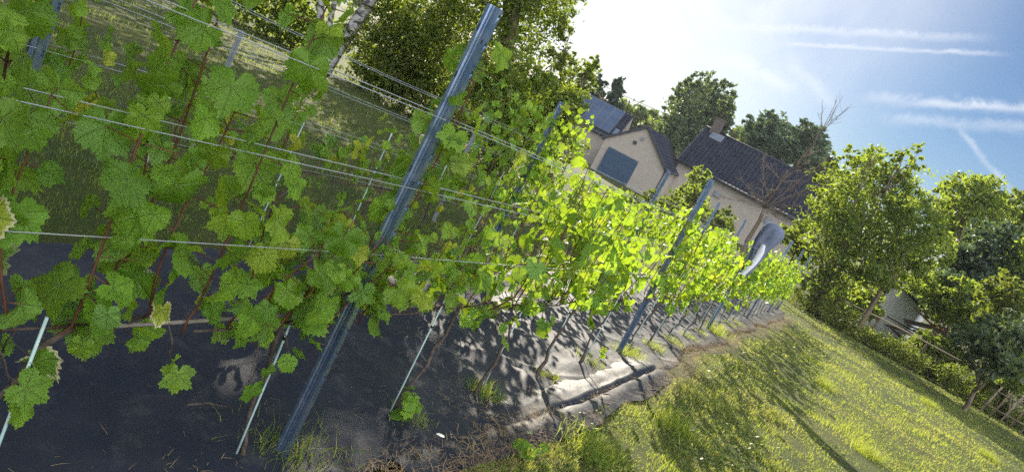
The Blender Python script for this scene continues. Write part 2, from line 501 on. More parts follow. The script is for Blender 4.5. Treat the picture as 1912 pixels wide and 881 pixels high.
# folded second strip along the near edge
mb = MB(); rows = []
for y in np.arange(2.6, 7.0, .04):
    t = (y - 2.6) / 4.4
    zc = gz(0, y); xc = -1.22 + .13 * t + .05 * math.sin(t * 4.0)
    up = min(1, max(0, (y - 4.1) / .7)) * min(1, (7.0 - y) / .25 + .15)
    wv = float(vnoise(np.array(y * 1.4), np.array(1.0), 43)); w2 = float(vnoise(np.array(y * 2.6), np.array(7.0), 44))
    ext = .17 + .09 * w2
    prof = [(-.17 - .05 * wv, .016), (-.10, .032 + .02 * up * w2), (-.055, .034 + .035 * up * wv), (-.035, .030 + .036 * up * (.2 + .8 * wv)), (-.005, .032 + .046 * up * (.15 + .85 * wv)),
            (.022, .032 + .030 * up), (.030, .028 + .006 * up), (.05, .034), (.10, .040 + .025 * up * w2), (.14, .034), (ext, .016 - .03 * (1 - up))]
    rows.append([(xc + a + .02 * (float(vnoise(np.array(y * 3), np.array(a * 6), 45)) - .5), y, zc + b + .022 * (float(vnoise(np.array(a * 7), np.array(y * 3.3), 41)) - .5) + .014 * (float(vnoise(np.array(a * 22), np.array(y * 9 + a * 12), 46)) - .5)) for a, b in prof])
mb.quadgrid(rows)
o = mb.build('fabric_flap', M['fabric'])
tag(o, 'loose folded strip of black weed fabric along the lawn edge', 'ground fabric')

# ------------------------------------------------------------------ grape leaves
def leaf_template(nout, rings, seed):
    rg = np.random.default_rng(seed)
    cp = np.array([(0, 1.0), (26, .82), (50, .93), (80, .70), (106, .80), (138, .72), (164, .52), (180, .12)], float)
    cp[1:-1, 1] *= rg.uniform(.86, 1.10, len(cp) - 2)
    ph = np.linspace(-180, 180, nout, endpoint=False) + 180.0 / nout
    a = np.abs(ph)
    i = np.clip(np.searchsorted(cp[:, 0], a) - 1, 0, len(cp) - 2)
    u = (a - cp[i, 0]) / (cp[i + 1, 0] - cp[i, 0]); u = (1 - np.cos(u * np.pi)) / 2
    r = cp[i, 1] * (1 - u) + cp[i + 1, 1] * u
    if nout > 30: r = r * (1 + .078 * np.where(np.arange(nout) % 2 == 0, 1, -1) * rg.uniform(.5, 1.3, nout))
    r *= 1 + .05 * np.sin(np.radians(ph) * 1 + rg.uniform(0, 6))
    P = [np.zeros((1, 3))]; tt = [np.zeros(1)]
    fold, droop, ruf = rg.uniform(.05, .62), rg.uniform(-.10, .80), rg.uniform(.05, .17)
    k, ph0 = rg.integers(3, 6), rg.uniform(0, 6)
    for q in range(1, rings + 1):
        s = (q / rings) ** .85
        x = np.sin(np.radians(ph)) * r * s; y = np.cos(np.radians(ph)) * r * s
        z = fold * np.abs(x) - droop * (y.clip(0) ** 2) - .22 * x * x + ruf * s * s * np.sin(k * np.radians(ph) + ph0) - .1 * (y.clip(None, 0) ** 2)
        P.append(np.stack([x, y, z], -1)); tt.append(np.full(nout, q / rings))
    P = np.concatenate(P); tt = np.concatenate(tt)
    T = []
    for j in range(nout):
        j2 = (j + 1) % nout
        T.append((0, 1 + j2, 1 + j))
        for q in range(rings - 1):
            b, c = 1 + q * nout, 1 + (q + 1) * nout
            T.append((b + j, b + j2, c + j2)); T.append((b + j, c + j2, c + j))
    return P, np.array(T), tt


TPL = {2: [leaf_template(52, 3, s) for s in range(16)], 1: [leaf_template(26, 2, s + 50) for s in range(6)], 0: [leaf_template(13, 1, s + 90) for s in range(6)]}


def unit(v): return v / np.maximum(np.linalg.norm(v, axis=-1, keepdims=True), 1e-9)


def scatter_leaves(name, P, N, D, S, var, lod, mat, parent, rg):
    """leaf blades: P petiole end, N upper-side normal, D tip direction, S size, var (n,4)->[yellow, tone, -, scorch]"""
    N = unit(N); D = unit(D - N * (D * N).sum(-1, keepdims=True)); Xv = np.cross(D, N)
    Vs, Ts, UVs, VAs = [], [], [], []; off = 0
    pick = rg.integers(0, len(TPL[lod]), len(P))
    for k, (p, T, t) in enumerate(TPL[lod]):
        idx = np.where(pick == k)[0]
        if not len(idx): continue
        q = p[None] * S[idx, None, None]
        q = P[idx, None] + q[..., 0:1] * Xv[idx, None] + q[..., 1:2] * D[idx, None] + q[..., 2:3] * N[idx, None]
        n, m = len(idx), len(p)
        Vs.append(q.reshape(-1, 3)); Ts.append((T[None] + (np.arange(n) * m)[:, None, None]).reshape(-1, 3) + off); off += n * m
        UVs.append(np.tile(p[:, :2], (n, 1)))
        va = np.empty((n, m, 4)); va[..., 0] = var[idx, 0:1]; va[..., 1] = var[idx, 1:2]; va[..., 2] = t[None]; va[..., 3] = var[idx, 3:4]
        VAs.append(va.reshape(-1, 4))
    return np_mesh(name, np.concatenate(Vs), np.concatenate(Ts), mat, parent, np.concatenate(UVs), np.concatenate(VAs))


ROW1, ROW2 = -1.42, -3.0
UPV = np.array([0, 0, 1.0])


def grape_vine(x0, y0, label, group, canes, lod, seed, leafsize=.062, dens=1.0, low=10, yellow=.06, scorch=.04, trunk_lean=.22, head=.60):
    """trunk from the stake foot to the cordon; canes = [(dx, y_start, y_top, h_start, h_top)] relative to the vine"""
    rg = np.random.default_rng(seed); random.seed(seed)
    z0 = gz(x0, y0)
    root = empty('grape_vine', (x0, y0, z0))
    tag(root, label, 'grapevine', group)
    mb = MB(); pts = []; rad = []
    n = 9
    for i in range(n):
        t = i / (n - 1)
        pts.append((rg.normal(0, .008) + .02 * math.sin(t * 5 + seed), .03 + trunk_lean * (t ** 1.6) + rg.normal(0, .010), t * head))
        rad.append(.0092 * (1.25 - .5 * t) * (1 + .18 * rg.normal()))
    mb.tube(pts, [max(.006, r) for r in rad], 7 if lod else 5, 0, True, .12)
    mb.build('trunk', M['vine_bark'], root)
    top = Vector(pts[-1])
    P, N, D, S, VA = [], [], [], [], []

    def add_leaf(node, side, size, mul=1.0, drop=0.0):
        pd = np.array([side * rg.uniform(.5, 1.0), rg.normal(0, .55), rg.uniform(-.15, .5) - drop])
        pd /= np.linalg.norm(pd)
        pos = np.array(node) + pd * rg.uniform(.03, .085) * mul
        nn = np.array([pd[0] * .9, pd[1] * .5, .40]) + rg.normal(0, .48, 3)
        dd = np.array([pd[0] * .35, pd[1] * .8 + rg.normal(0, .25), -1.0 + rg.normal(0, .3)])
        P.append(pos); N.append(nn); D.append(dd); S.append(size)
        yl = rg.random() < yellow
        VA.append((rg.uniform(.2, .6 if lod == 2 else 1) if yl else rg.uniform(0, .14), rg.random(), 0, 1.0 if rg.random() < scorch else 0.0))

    for (dx, ys, yt, hs, ht) in canes:
        m = max(6, int((ht - hs) / .045)); cp = []
        A = Vector((dx * .3, ys, hs)); wob = rg.uniform(0, 6); wa = rg.uniform(.01, .035)
        for i in range(m):
            t = i / (m - 1)
            cp.append(Vector((dx * (.3 + .7 * t) + wa * math.sin(wob + t * 4), ys + (yt - ys) * t + wa * math.cos(wob + t * 5), hs + (ht - hs) * t)))
        cb = MB()
        arm = [Vector((0, A.y, head - .006)), A]
        full = arm + cp[1:]
        cb.tube(full, [.0039 - .0024 * i / len(full) for i in range(len(full))], 6 if lod else 4)
        # petioles make the cane read as a shoot
        for i, c in enumerate(cp[1:]):
            side = 1 if (i + seed) % 2 else -1
            if rg.random() < .93 * min(1, dens):
                t = i / m
                sz = leafsize * rg.uniform(.6, 1.4) * (1.05 - .35 * max(0, t - .6) / .4)
                add_leaf(c, side, sz)
                if lod == 2: cb.tube([c, Vector(P[-1]) - Vector(N[-1]).normalized() * .001], [.0016, .0013], 4, 0, False)
            if rg.random() < (.38 if lod == 2 else .55) * dens:
                add_leaf(c, -side, leafsize * rg.uniform(.5, .95), 1.5)
                if lod == 2: cb.tube([c, Vector(P[-1]) - Vector(N[-1]).normalized() * .001], [.0015, .0012], 4, 0, False)
            if dens > 1 and rg.random() < (dens - 1): add_leaf(c + Vector((0, rg.normal(0, .05), 0)), rg.choice([-1, 1]), leafsize * rg.uniform(.6, 1), 1.7)
        cb.build('cane', M['cane'], root)
    # side shoots hanging from the cordon: each carries a few leaves on drawn petioles
    cb = MB()
    for q in range(max(1, low // 3)):
        ya = top.y + (rg.uniform(-.32, .32) if q else 0.0); sd = rg.choice([-1, 1], p=[.35, .65])
        s0 = Vector((0, ya, head - .005)); s1 = s0 + Vector((sd * rg.uniform(.03, .10), rg.normal(0, .05), rg.uniform(-.17, .08)))
        cb.tube([s0, s0.lerp(s1, .5) + Vector((sd * .01, 0, .01)), s1], [.003, .0025, .0015], 5 if lod == 2 else 4)
        for k in range(3):
            nd = s0.lerp(s1, (k + 1) / 3); add_leaf(nd, sd if k else -sd, leafsize * rg.uniform(.6, 1.05), .9, .3)
            if lod: cb.tube([nd, Vector(P[-1]) - Vector(N[-1]).normalized() * .001], [.0016, .0013], 4, 0, False)
    cb.tube([(0, -.42, head), (0, -.2, head - .012), (0, 0, head - .002), (0, .2, head - .012), (0, .42, head)], .0042, 6 if lod else 4)
    cb.build('cordon', M['vine_bark'], root)
    scatter_leaves('foliage', np.array(P), np.array(N), np.array(D), np.array(S), np.array(VA), lod, M['vine_leaf'], root, rg)
    return root


def canes(n, h0, h1, spread=.42, seed=0, dx=.07):
    rg = np.random.default_rng(seed + 500); out = []
    for i in range(n):
        ys = -spread + 2 * spread * (i + .5) / n + rg.normal(0, .04)
        out.append((rg.normal(0, dx), ys, ys + rg.normal(0, .08), rg.uniform(.58, .66), rg.uniform(h0, h1)))
    return out


ORD = ['first', 'second', 'third', 'fourth', 'fifth', 'sixth', 'seventh', 'eighth', 'ninth', 'tenth']
POST1 = [2.13, 6.66, 11.3, 15.75, 19.9, 22.35]
G1 = 'grapevines along the front row'
PN = ['nearest', 'second', 'jacket-hung third', 'fourth', 'fifth', 'last']


def row_where(y):
    """wording: which one past which post"""
    k = max([i for i, p in enumerate(POST1) if p <= y + .03], default=-1)
    return k


# hand-shaped vines in front, as the photo shows them
grape_vine(ROW1, .22, 'leafy grapevine at the frame edge, first of the front row, only its outer leaves showing', G1,
           canes(7, 1.5, 1.85, .45, 1), 2, 101, .056, 1.05, 18, .08, .01)
grape_vine(ROW1, .93, 'big-leaved grapevine with red cane and scorched low leaf by the nearest short pale stake', G1,
           [(.03, .19, .24, .56, 1.85), (-.05, -.05, -.1, .62, 1.75), (.06, -.28, -.3, .62, 1.25), (.05, .05, -.05, .6, 1.15), (-.02, .30, .30, .62, 1.85), (.05, .42, .38, .62, 1.25), (-.06, .27, .30, .6, 1.25), (.08, -.15, -.2, .62, 1.5)],
           2, 102, .058, 1.0, 15, .08, .02, .18, .60)
grape_vine(ROW1, 1.96, 'grapevine at the foot of the nearest blue steel post, one tall shoot beside open gap', G1,
           [(.0, -.46, -.42, .62, 1.85), (.03, -.30, -.34, .62, 1.12), (-.03, -.16, -.2, .6, .98), (.05, -.06, -.1, .62, .98), (0, .05, .04, .62, .90), (.05, .16, .18, .6, .9), (.13, .02, .05, .58, .98), (.15, .13, .16, .56, .92), (.12, -.12, -.10, .58, 1.02), (.12, -.26, -.22, .58, .9), (.14, .30, .33, .56, .86), (.10, .24, .22, .62, 1.64), (.06, .30, .27, .62, 1.58), (-.04, .3, .28, .62, 1.0)],
           2, 103, .056, 1.05, 24, .09, .01, -.12, .58)
vines = [(2.92, 1.12), (3.75, 1.46), (4.62, 1.34), (5.5, 1.12)]
Y = 6.95
while Y < 22.2: vines.append((Y, 1.42 + random.uniform(-.17, .10))); Y += .86
cnt = {}
for i, (y, h) in enumerate(vines):
    lod = 2 if y < 4 else (1 if y < 11 else 0)
    k = row_where(y); cnt[k] = cnt.get(k, 0) + 1
    kind = 'thin lower grapevine' if i == 0 else ('green backlit grapevine' if y < 6 else 'dense bright yellow-green grapevine')
    lab = f'{kind} in front row, {ORD[cnt[k]-1]} one past the {PN[k]} post'
    n = 9 if y < 3.2 else (8 if y < 6.5 else 7)
    if abs(y - POST1[2] + .75) < 1.2: h = 1.12
    c = canes(n, h - .22 if i else .85, h + .06, .42, i + 10, .08)
    grape_vine(ROW1, y, lab, G1, c, lod, 200 + i, .056 if y < 4 else .067, 1.3 if y < 3.5 else (.85 if y < 6 else .62), 22 if y < 4 else 18, .10 if y < 6 else .16, .03, random.uniform(.1, .25), .60)

G2 = 'grapevines along the back row'
POST2 = [1.83, 6.5, 11.0, 15.5, 19.9]
PN2 = ['nearest', 'second', 'third', 'fourth', 'fifth']
cnt = {}; i = 0; Y = .75
while Y < 20.5:
    k = max([q for q, p in enumerate(POST2) if p <= Y], default=-1); cnt[k] = cnt.get(k, 0) + 1
    where = f'{ORD[cnt[k]-1]} one past the {PN2[k]} back-row post' if k >= 0 else f'{ORD[cnt[k]-1]} one before the nearest back-row post'
    h = 1.0 if 2.2 < Y < 5.2 else (1.78 if 5.9 < Y < 7.0 else 1.25)
    grape_vine(ROW2, Y, f'grapevine in the back row beyond the fabric strip, {where}', G2, canes(6, h - .25, h + .05, .42, i + 60, .06), 1 if Y < 8 else 0, 300 + i,
               .056, 1.1, 8, .12, .03, random.uniform(-.1, .2))
    i += 1; Y += .88

# ------------------------------------------------------------------ posts
def post_mesh():
    prof = [(-.028, .036), (-.022, .040), (-.0285, .034), (-.0285, 0), (-.015, 0), (-.010, .007), (-.003, .007), (0, .003), (.003, .007), (.010, .007), (.015, 0), (.0285, 0), (.0285, .034), (.022, .040), (.028, .036)]
    prof = prof[2:13]
    t = .0026
    def off(i):
        a = Vector(prof[max(i - 1, 0)]); b = Vector(prof[min(i + 1, len(prof) - 1)])
        d = (b - a).normalized(); return Vector((-d.y, d.x))
    outer = [Vector(p) for p in prof]; inner = [Vector(p) + off(i) * t for i, p in enumerate(prof)]
    loop = outer + inner[::-1]
    mb = MB(); n = len(loop); H = 1.80; B = -.25
    for z in (B, H): mb.v.extend([(p.x, p.y, z) for p in loop])
    for i in range(n):
        j = (i + 1) % n; mb.face((i, j, n + j, n + i))
    k = len(prof)
    for i in range(k - 1):
        mb.face((n + i, n + i + 1, n + n - 2 - i, n + n - 1 - i)); mb.face((i + 1, i, n - 1 - i, n - 2 - i))
    # wire hooks punched out of both flanges, and slots in the web
    z = .35
    while z < 1.78:
        for s in (-1, 1):
            x = s * .0285
            pts = [(x, .016, z), (x, .028, z), (x + s * .006, .027, z + .012), (x + s * .007, .020, z + .026), (x, .016, z + .022)]
            mb.prism(pts, (s * .0015, 0, 0) if s > 0 else (-.0015, 0, 0))
            mb.box((x + s * .0006, .024, z + .024), (.0014, .008, .016), 1)
        z += .1
    for z in (1.72, 1.55, 1.2, .8): mb.box((-.020, -.0006, z), (.006, .0014, .022), 1); mb.box((.021, -.0006, z - .04), (.004, .0014, .014), 1)
    return mb


proto = post_mesh().build('vine_post', [M['steel'], M['dark_hole']])
labs1 = ['tall blue-grey steel trellis post, nearest in the front row', 'steel trellis post of the front row standing before the brick garage',
         'steel trellis post under the grey fleece in the front row', 'steel trellis post next after the one with the draped fleece',
         'second steel trellis post beyond the draped fleece', 'leaning end post of the front row near the lawn bushes']
for i, y in enumerate(POST1):
    o = proto if i == 0 else proto.copy()
    if i: col.objects.link(o)
    o.location = (ROW1 + (.05 if i == 0 else 0), y, gz(0, y)); o.scale = (.86, .86, 1); o.rotation_euler = (R(random.uniform(-.6, .6)), R(random.uniform(-.6, .6)) if i < 5 else R(2), R(random.uniform(-3, 3)))
    tag(o, labs1[i], 'trellis post', 'steel posts of the front vine row')
labs2 = ['back-row steel post in shade behind big vine leaves, bolt near its top', 'back-row steel post with vine leaves bunched over its top',
         'third steel post of the back row among backlit leaves', 'fourth steel post of the back row, before the long tiled roof', 'last steel post of the back row']
for i, y in enumerate(POST2):
    o = proto.copy(); col.objects.link(o)
    o.location = (ROW2, y, gz(0, y)); o.rotation_euler = (R(random.uniform(-1, 1)), R(random.uniform(-1, 1)), R(random.uniform(-4, 4)))
    if i == 0:
        o.scale = (1.1, 1.1, 1)
    tag(o, labs2[i], 'trellis post', 'steel posts of the back vine row')


# ------------------------------------------------------------------ wires
def wire(x, h, y0, y1, label, group, mat='wire', r=.0016, sag=.006, dz=0.0, seg=.5):
    pts = []; n = int((y1 - y0) / seg)
    for i in range(n + 1):
        y = y0 + (y1 - y0) * i / n
        pts.append((x + .004 * math.sin(y * 1.7 + h * 9), y, gz(0, y) + h - sag * abs(math.sin(math.pi * (y - 2.1) / 4.5)) + dz * math.sin(y * 1.1 + h * 5)))
    mb = MB(); mb.tube(pts, r, 5)
    o = mb.build('trellis_wire' if mat == 'wire' else 'drip_pipe', M[mat]); tag(o, label, 'wire' if mat == 'wire' else 'pipe', group); return o


gw = 'steel wires of the front row'
wire(ROW1 + .085, .885, -1.5, 22.4, 'lowest taut steel wire of the front row, across the nearest post', gw)
wire(ROW1 + .085, 1.145, -1.5, 22.4, 'middle front-row wire on the lawn side of the posts', gw)
wire(ROW1 + .010, 1.15, -1.5, 22.4, 'middle front-row wire on the fabric side of the posts', gw)
wire(ROW1 + .085, 1.40, -1.5, 22.4, 'upper front-row wire hooked on the lawn side of the posts', gw)
wire(ROW1 + .010, 1.405, -1.5, 22.4, 'upper front-row wire hooked on the fabric side of the posts', gw)
gw = 'steel wires of the back row'
for h, nm in ((.62, 'lowest'), (.88, 'second-lowest'), (1.14, 'middle'), (1.36, 'upper')):
    wire(ROW2 + .034, h, -1.5, 20, f'{nm} back-row wire on the near side of its posts', gw, dz=.012)
    if h > .7: wire(ROW2 - .034, h + .012, -1.5, 20, f'{nm} back-row wire on the far side of its posts', gw, dz=.018)
wire(ROW1 - .02, .60, 1.18, 2.0, 'grey drip pipe tied along the foot of the big-leaved front vines', None, 'pipe', .0065, .02, .008, .12)

# ------------------------------------------------------------------ stakes
def stake(x, y, h, label, group, r=.0042):
    z = gz(x, y); root = empty('plant_stake', (x, y, z)); tag(root, label, 'plant stake', group)
    mb = MB(); lx, ly = random.uniform(-.02, .02), random.uniform(-.03, .03)
    mb.tube([(0, 0, -.1), (lx * .5, ly * .5, h * .5), (lx, ly, h)], r, 8); mb.build('rod', M['stake'], root)
    mb = MB(); z2 = h * .72
    mb.box((lx * .72, ly * .72, z2), (r * 2.6, r * 2.6, .012)); mb.box((lx * .72, ly * .72 + r * 2.2, z2), (r * 1.4, r * 2.4, .008)); mb.build('clip', M['clip'], root)


gs = 'pale stakes along the front row'
ys_ = [1.05, 1.97, 2.92, 3.88, 4.74, 5.66] + [v[0] for v in vines if v[0] > 6]
cnt = {}
for i, y in enumerate(ys_):
    if i == 0: lab = 'pale green stake with bare tip rising beside the scorched low leaves'
    else:
        k = row_where(y); cnt[k] = cnt.get(k, 0) + 1
        lab = f'pale green stake in front row, {ORD[cnt[k]-1]} one past the {PN[k]} post' if k >= 0 else 'pale green stake leaning just left of the nearest steel post foot'
    stake(ROW1 + (.0 if i else .05), y, .66 if i == 0 else .70, lab, gs, .0040 if i < 6 else .0038)
gs = 'stakes along the back row'
cnt = {}; Y = .75
while Y < 20.5:
    k = max([q for q, p in enumerate(POST2) if p <= Y], default=-1); cnt[k] = cnt.get(k, 0) + 1
    stake(ROW2 - .01, Y + .02, 1.0, (f'long thin stake in the back row, {ORD[cnt[k]-1]} past its {PN2[k]} post' if k >= 0 else f'long thin stake in the back row, {ORD[cnt[k]-1]} before its nearest post'), gs, .0045); Y += .88

# ------------------------------------------------------------------ fleece over the third post
def fleece():
    y = POST1[2]; z = gz(0, y)
    root = empty('fleece_jacket', (ROW1 + .10, y - .06, z)); tag(root, 'grey blue fleece jacket draped over the third front-row post top', 'jacket')
    # (height, centre x, centre y, half width, half depth)
    S = [(1.83, .02, .0, .02, .02), (1.825, .02, 0, .085, .06), (1.79, .025, 0, .135, .09), (1.72, .03, 0, .155, .10), (1.62, .02, 0, .150, .095), (1.52, .0, 0, .135, .085), (1.42, -.01, -.01, .112, .075), (1.33, .0, -.02, .095, .07), (1.24, .0, -.03, .085, .06), (1.12, -.01, -.03, .075, .055), (1.02, -.02, -.03, .06, .045), (.97, -.02, -.03, .045, .035)]
    rows = []; rows2 = []
    for i, (h, cx, cy, a, b) in enumerate(S):
        row = []; r2 = []
        for k in range(36):
            t = 2 * math.pi * k / 36
            fold = 1 + (.17 * math.sin(5 * t + h * 4) + .10 * math.sin(9 * t - h * 7)) * min(1, max(0, (1.82 - h) * 4))
            row.append((cx + math.cos(t) * a * fold, cy + math.sin(t) * b * fold, h + .02 * math.sin(3 * t + 1) * (i > 8)))
        rows.append(row)
    mb = MB(); mb.quadgrid(rows, 0, True, True); mb.build('body', M['cloth'], root)
    # a hanging sleeve showing its paler inside, on the camera side
    rows = []
    for i in range(14):
        t = i / 13; h = 1.50 - .52 * t
        cx, cy = .015 - .05 * t + .035 * math.sin(t * 3.2), -.105 + .015 * math.sin(t * 5)
        a = .055 * (1 - .35 * t) * (.5 + .5 * min(1, t * 5)); b = .030 * (1 - .3 * t)
        rows.append([(cx + math.cos(q * math.pi / 8) * a * (1 + .15 * math.sin(3 * q)), cy + math.sin(q * math.pi / 8) * b, h) for q in range(16)])
    mb = MB(); mb.quadgrid(rows, 0, True, True); mb.build('sleeve', M['cloth_pale'], root)
fleece()

# ------------------------------------------------------------------ mesh fence behind the back row
def mesh_fence():
    x = -4.1; root = empty('mesh_fence', (x, 0, gz(x, 0))); tag(root, 'green wire mesh fence behind the back vine row', 'fence')
    mb = MB()
    y0, y1 = .6, 21.0
    y = y0
    while y < y1:
        mb.tube([(0, y, gz(0, y) - gz(0, 0) + .03), (0, y, gz(0, y) - gz(0, 0) + 1.08)], .0012, 3, 0, False); y += .075 if y < 12 else .15
    for k in range(9):
        h = .05 + k * .128
        mb.tube([(0, y0, gz(0, y0) - gz(0, 0) + h), (0, (y0 + y1) / 2, gz(0, (y0 + y1) / 2) - gz(0, 0) + h), (0, y1, gz(0, y1) - gz(0, 0) + h)], .0013, 3, 0, False)
    mb.build('wire_mesh', M['mesh_wire'], root)
    y = 3.78 - 3.7 + .6
    for y in (.7, 3.78, 7.3, 11.0, 14.6, 18.2, 21.0):
        zb = gz(0, y) - gz(0, 0); mb = MB()
        mb.box((-.03, y, zb + .47), (.048, .006, 1.34)); mb.box((-.057, y + .020, zb + .47), (.006, .040, 1.34)); mb.build('fence_post', M['old_steel'], root)
mesh_fence()

# ------------------------------------------------------------------ grass
def blades(P, H, Wd, var, lean=.35, rg=rng):
    n = len(P); az = rg.uniform(0, 2 * np.pi, n); bx, by = np.cos(az), np.sin(az)
    la = rg.uniform(0, 2 * np.pi, n); lm = H * rg.uniform(.1, 1, n) * lean * 2
    lx, ly = np.cos(la) * lm, np.sin(la) * lm
    V = np.empty((n, 5, 3))
    for k, (t, wv) in enumerate(((0, 1), (0, -1), (.55, .75), (.55, -.75), (1, 0))):
        V[:, k, 0] = P[:, 0] + bx * Wd * wv * .5 + lx * t * t
        V[:, k, 1] = P[:, 1] + by * Wd * wv * .5 + ly * t * t
        V[:, k, 2] = P[:, 2] + H * t * (1 - .25 * t * lm / np.maximum(H, 1e-6))
    T = np.array([(0, 1, 3), (0, 3, 2), (2, 3, 4)])
    T = (T[None] + (np.arange(n) * 5)[:, None, None]).reshape(-1, 3)
    va = np.repeat(var[:, None, :], 5, 1).reshape(-1, 4)
    return V.reshape(-1, 3), T, va


def lawn(n, dmin, dmax, a0, a1, test, hbase, seed, dryness=1.0):
    rg = np.random.default_rng(seed)
    d = np.exp(rg.uniform(np.log(dmin), np.log(dmax), n)); a = np.radians(rg.uniform(a0, a1, n))
    x, y = d * np.sin(a), d * np.cos(a)
    k = test(x, y); x, y, d = x[k], y[k], d[k]
    patch = vnoise(x * 1.1, y * 1.1, 5) * .6 + vnoise(x * 3.7, y * 3.7, 6) * .4
    keep = rg.random(len(x)) < np.clip(patch * 2.6 - .40, .15, 1)
    x, y, d, patch = x[keep], y[keep], d[keep], patch[keep]
    clump = np.clip((vnoise(x * 2.3, y * 2.3, 8) - .62) * 4, 0, 1)
    fine = vnoise(x * 7, y * 7, 16)
    H = hbase * rg.uniform(.4, 1.3, len(x)) * (1 + 1.1 * clump) * (.35 + 1.0 * patch) * (.6 + .8 * fine) * np.clip(.8 + d * .022, .8, 1.35)
    Wd = np.clip(.0022 + .00034 * d, .0022, .012) * rg.uniform(.7, 1.3, len(x))
    dry = np.clip((vnoise(x * 1.5 + 9, y * 1.5, 9) - .42) * 3.0, 0, 1) * rg.random(len(x)) + (rg.random(len(x)) < .12) * .7
    var = np.stack([np.clip(dry, 0, 1) * dryness, rg.random(len(x)) * (.35 + .65 * fine) * 1.0, np.zeros(len(x)), np.zeros(len(x))], -1)
    z = gz(x, y) + (vnoise(x * 1.3, y * 1.3, 3) - .5) * .05 - .015
    return np.stack([x, y, z], -1), H, Wd, var


def lawn_front(x, y):
    e = fabric_edge(y) + .16 + .25 * np.clip(vnoise(x * 2, y * 1.3, 15) - .3, 0, 1)
    return ((x > e) & (y < 29.5)) | ((y > 23.3) & (y < 29.5) & (x > -6))


P, H, Wd, va = lawn(720000, 1.6, 32, -38, 75, lawn_front, .036, 1)
V, T, va = blades(P, H, Wd, va, .45)
tag(np_mesh('lawn_grass', V, T, M['grass'], None, None, va, False), kind='stuff')
P, H, Wd, va = lawn(150000, 3.0, 40, -85, -8, lambda x, y: (x < -3.12), .052, 2, .3)
V, T, va = blades(P, H, Wd, va, .45)
tag(np_mesh('garden_grass', V, T, M['grass'], None, None, va, False), kind='stuff')


def clover(n, seed):
    rg = np.random.default_rng(seed)
    d = np.exp(rg.uniform(np.log(2.4), np.log(29), n)); a = np.radians(rg.uniform(-20, 60, n)); x, y = d * np.sin(a), d * np.cos(a)
    k = lawn_front(x, y) & (y < 29) & (vnoise(x * 1.7 + 30, y * 1.7, 71) * .7 + vnoise(x * 5, y * 5, 72) * .3 > .56); x, y, d = x[k], y[k], d[k]
    n = len(x); z = gz(x, y) + rg.uniform(.012, .05, n); sz = (.009 + .0009 * d) * rg.uniform(.6, 1.6, n)
    az = rg.uniform(0, 6.283, n); t1 = np.stack([np.cos(az), np.sin(az), rg.normal(0, .3, n)], -1); t2 = np.stack([-np.sin(az), np.cos(az), rg.normal(0, .3, n)], -1)
    P = np.stack([x, y, z], -1); V = np.stack([P, P + (t1 + t2 * .75) * sz[:, None] * .8, P + t1 * sz[:, None] * 1.9, P + (t1 - t2 * .75) * sz[:, None] * .8], 1)
    T = (np.array([(0, 2, 1), (0, 3, 2)])[None] + (np.arange(n) * 4)[:, None, None]).reshape(-1, 3)
    va = np.stack([np.where(rg.random(n) < .08, .9, rg.uniform(0, .25, n)), rg.random(n), np.zeros(n), np.zeros(n)], -1)
    tag(np_mesh('clover_patches', V.reshape(-1, 3), T, M['grass'], None, None, np.repeat(va[:, None], 4, 1).reshape(-1, 4), False), kind='stuff')
clover(70000, 77)


def straw(n, seed, fx):
    rg = np.random.default_rng(seed); mb = MB()
    for _ in range(n):
        x, y, s = fx(rg); z = gz(x, y) + rg.uniform(.006, .045) * s
        a = rg.uniform(0, math.pi); L = rg.uniform(.02, .075) * s; d = Vector((math.cos(a), math.sin(a), rg.normal(0, .16)))
        p = Vector((x, y, z)); w_ = Vector((-d.y, d.x, 0)).normalized() * rg.uniform(.0006, .0016) * s
        b = len(mb.v); q = p + d * L; m2 = p + d * L * .5 + Vector((0, 0, rg.uniform(0, .005)))
        mb.v.extend([tuple(p - w_), tuple(p + w_), tuple(m2 + w_), tuple(m2 - w_), tuple(q)])
        mb.face((b, b + 1, b + 2, b + 3)); mb.face((b + 3, b + 2, b + 4))
    return mb


def edge_xy(rg):
    y = 1.4 + 20 * rg.random() ** 2.0
    c = float(fabric_edge(np.array(y))); q = float(vnoise(np.array(y * 2.2), np.array(3.0), 51))
    return c + .09 + rg.normal(0, .05 + .11 * q), y, 1.0 + .03 * y
tag(straw(19000, 3, edge_xy).build('dry_straw', M['straw']), kind='stuff')
def fab_xy(rg):
    if rg.random() < .5:
        y = 1.0 + 12 * rg.random() ** 1.6; return -1.40 + rg.normal(0, .09), y, .8
    y = .6 + 10 * rg.random() ** 1.4; return rg.uniform(-2.9, -1.2), y, .45
tag(straw(3200, 4, fab_xy).build('straw_bits', M['straw']), kind='stuff')


def tuft(x, y, n, h, label, group, r=.06, dry=.1, name='grass_tuft'):
    rg = np.random.default_rng(int(abs(x * 1000) + y * 100)); z = gz(x, y)
    q = rg.normal(0, r, (n, 2)); P = np.stack([q[:, 0], q[:, 1], np.full(n, .0)], -1)
    H = h * rg.uniform(.4, 1.1, n); Wd = rg.uniform(.003, .006, n)
    va = np.stack([(rg.random(n) < dry) * .8, rg.random(n), np.zeros(n), np.zeros(n)], -1)
    V, T, va = blades(P, H, Wd, va, .55, rg)
    o = np_mesh(name, V, T, M['grass'], None, None, va, False); o.location = (x, y, z - .005)
    return tag(o, label, 'grass tuft', group)


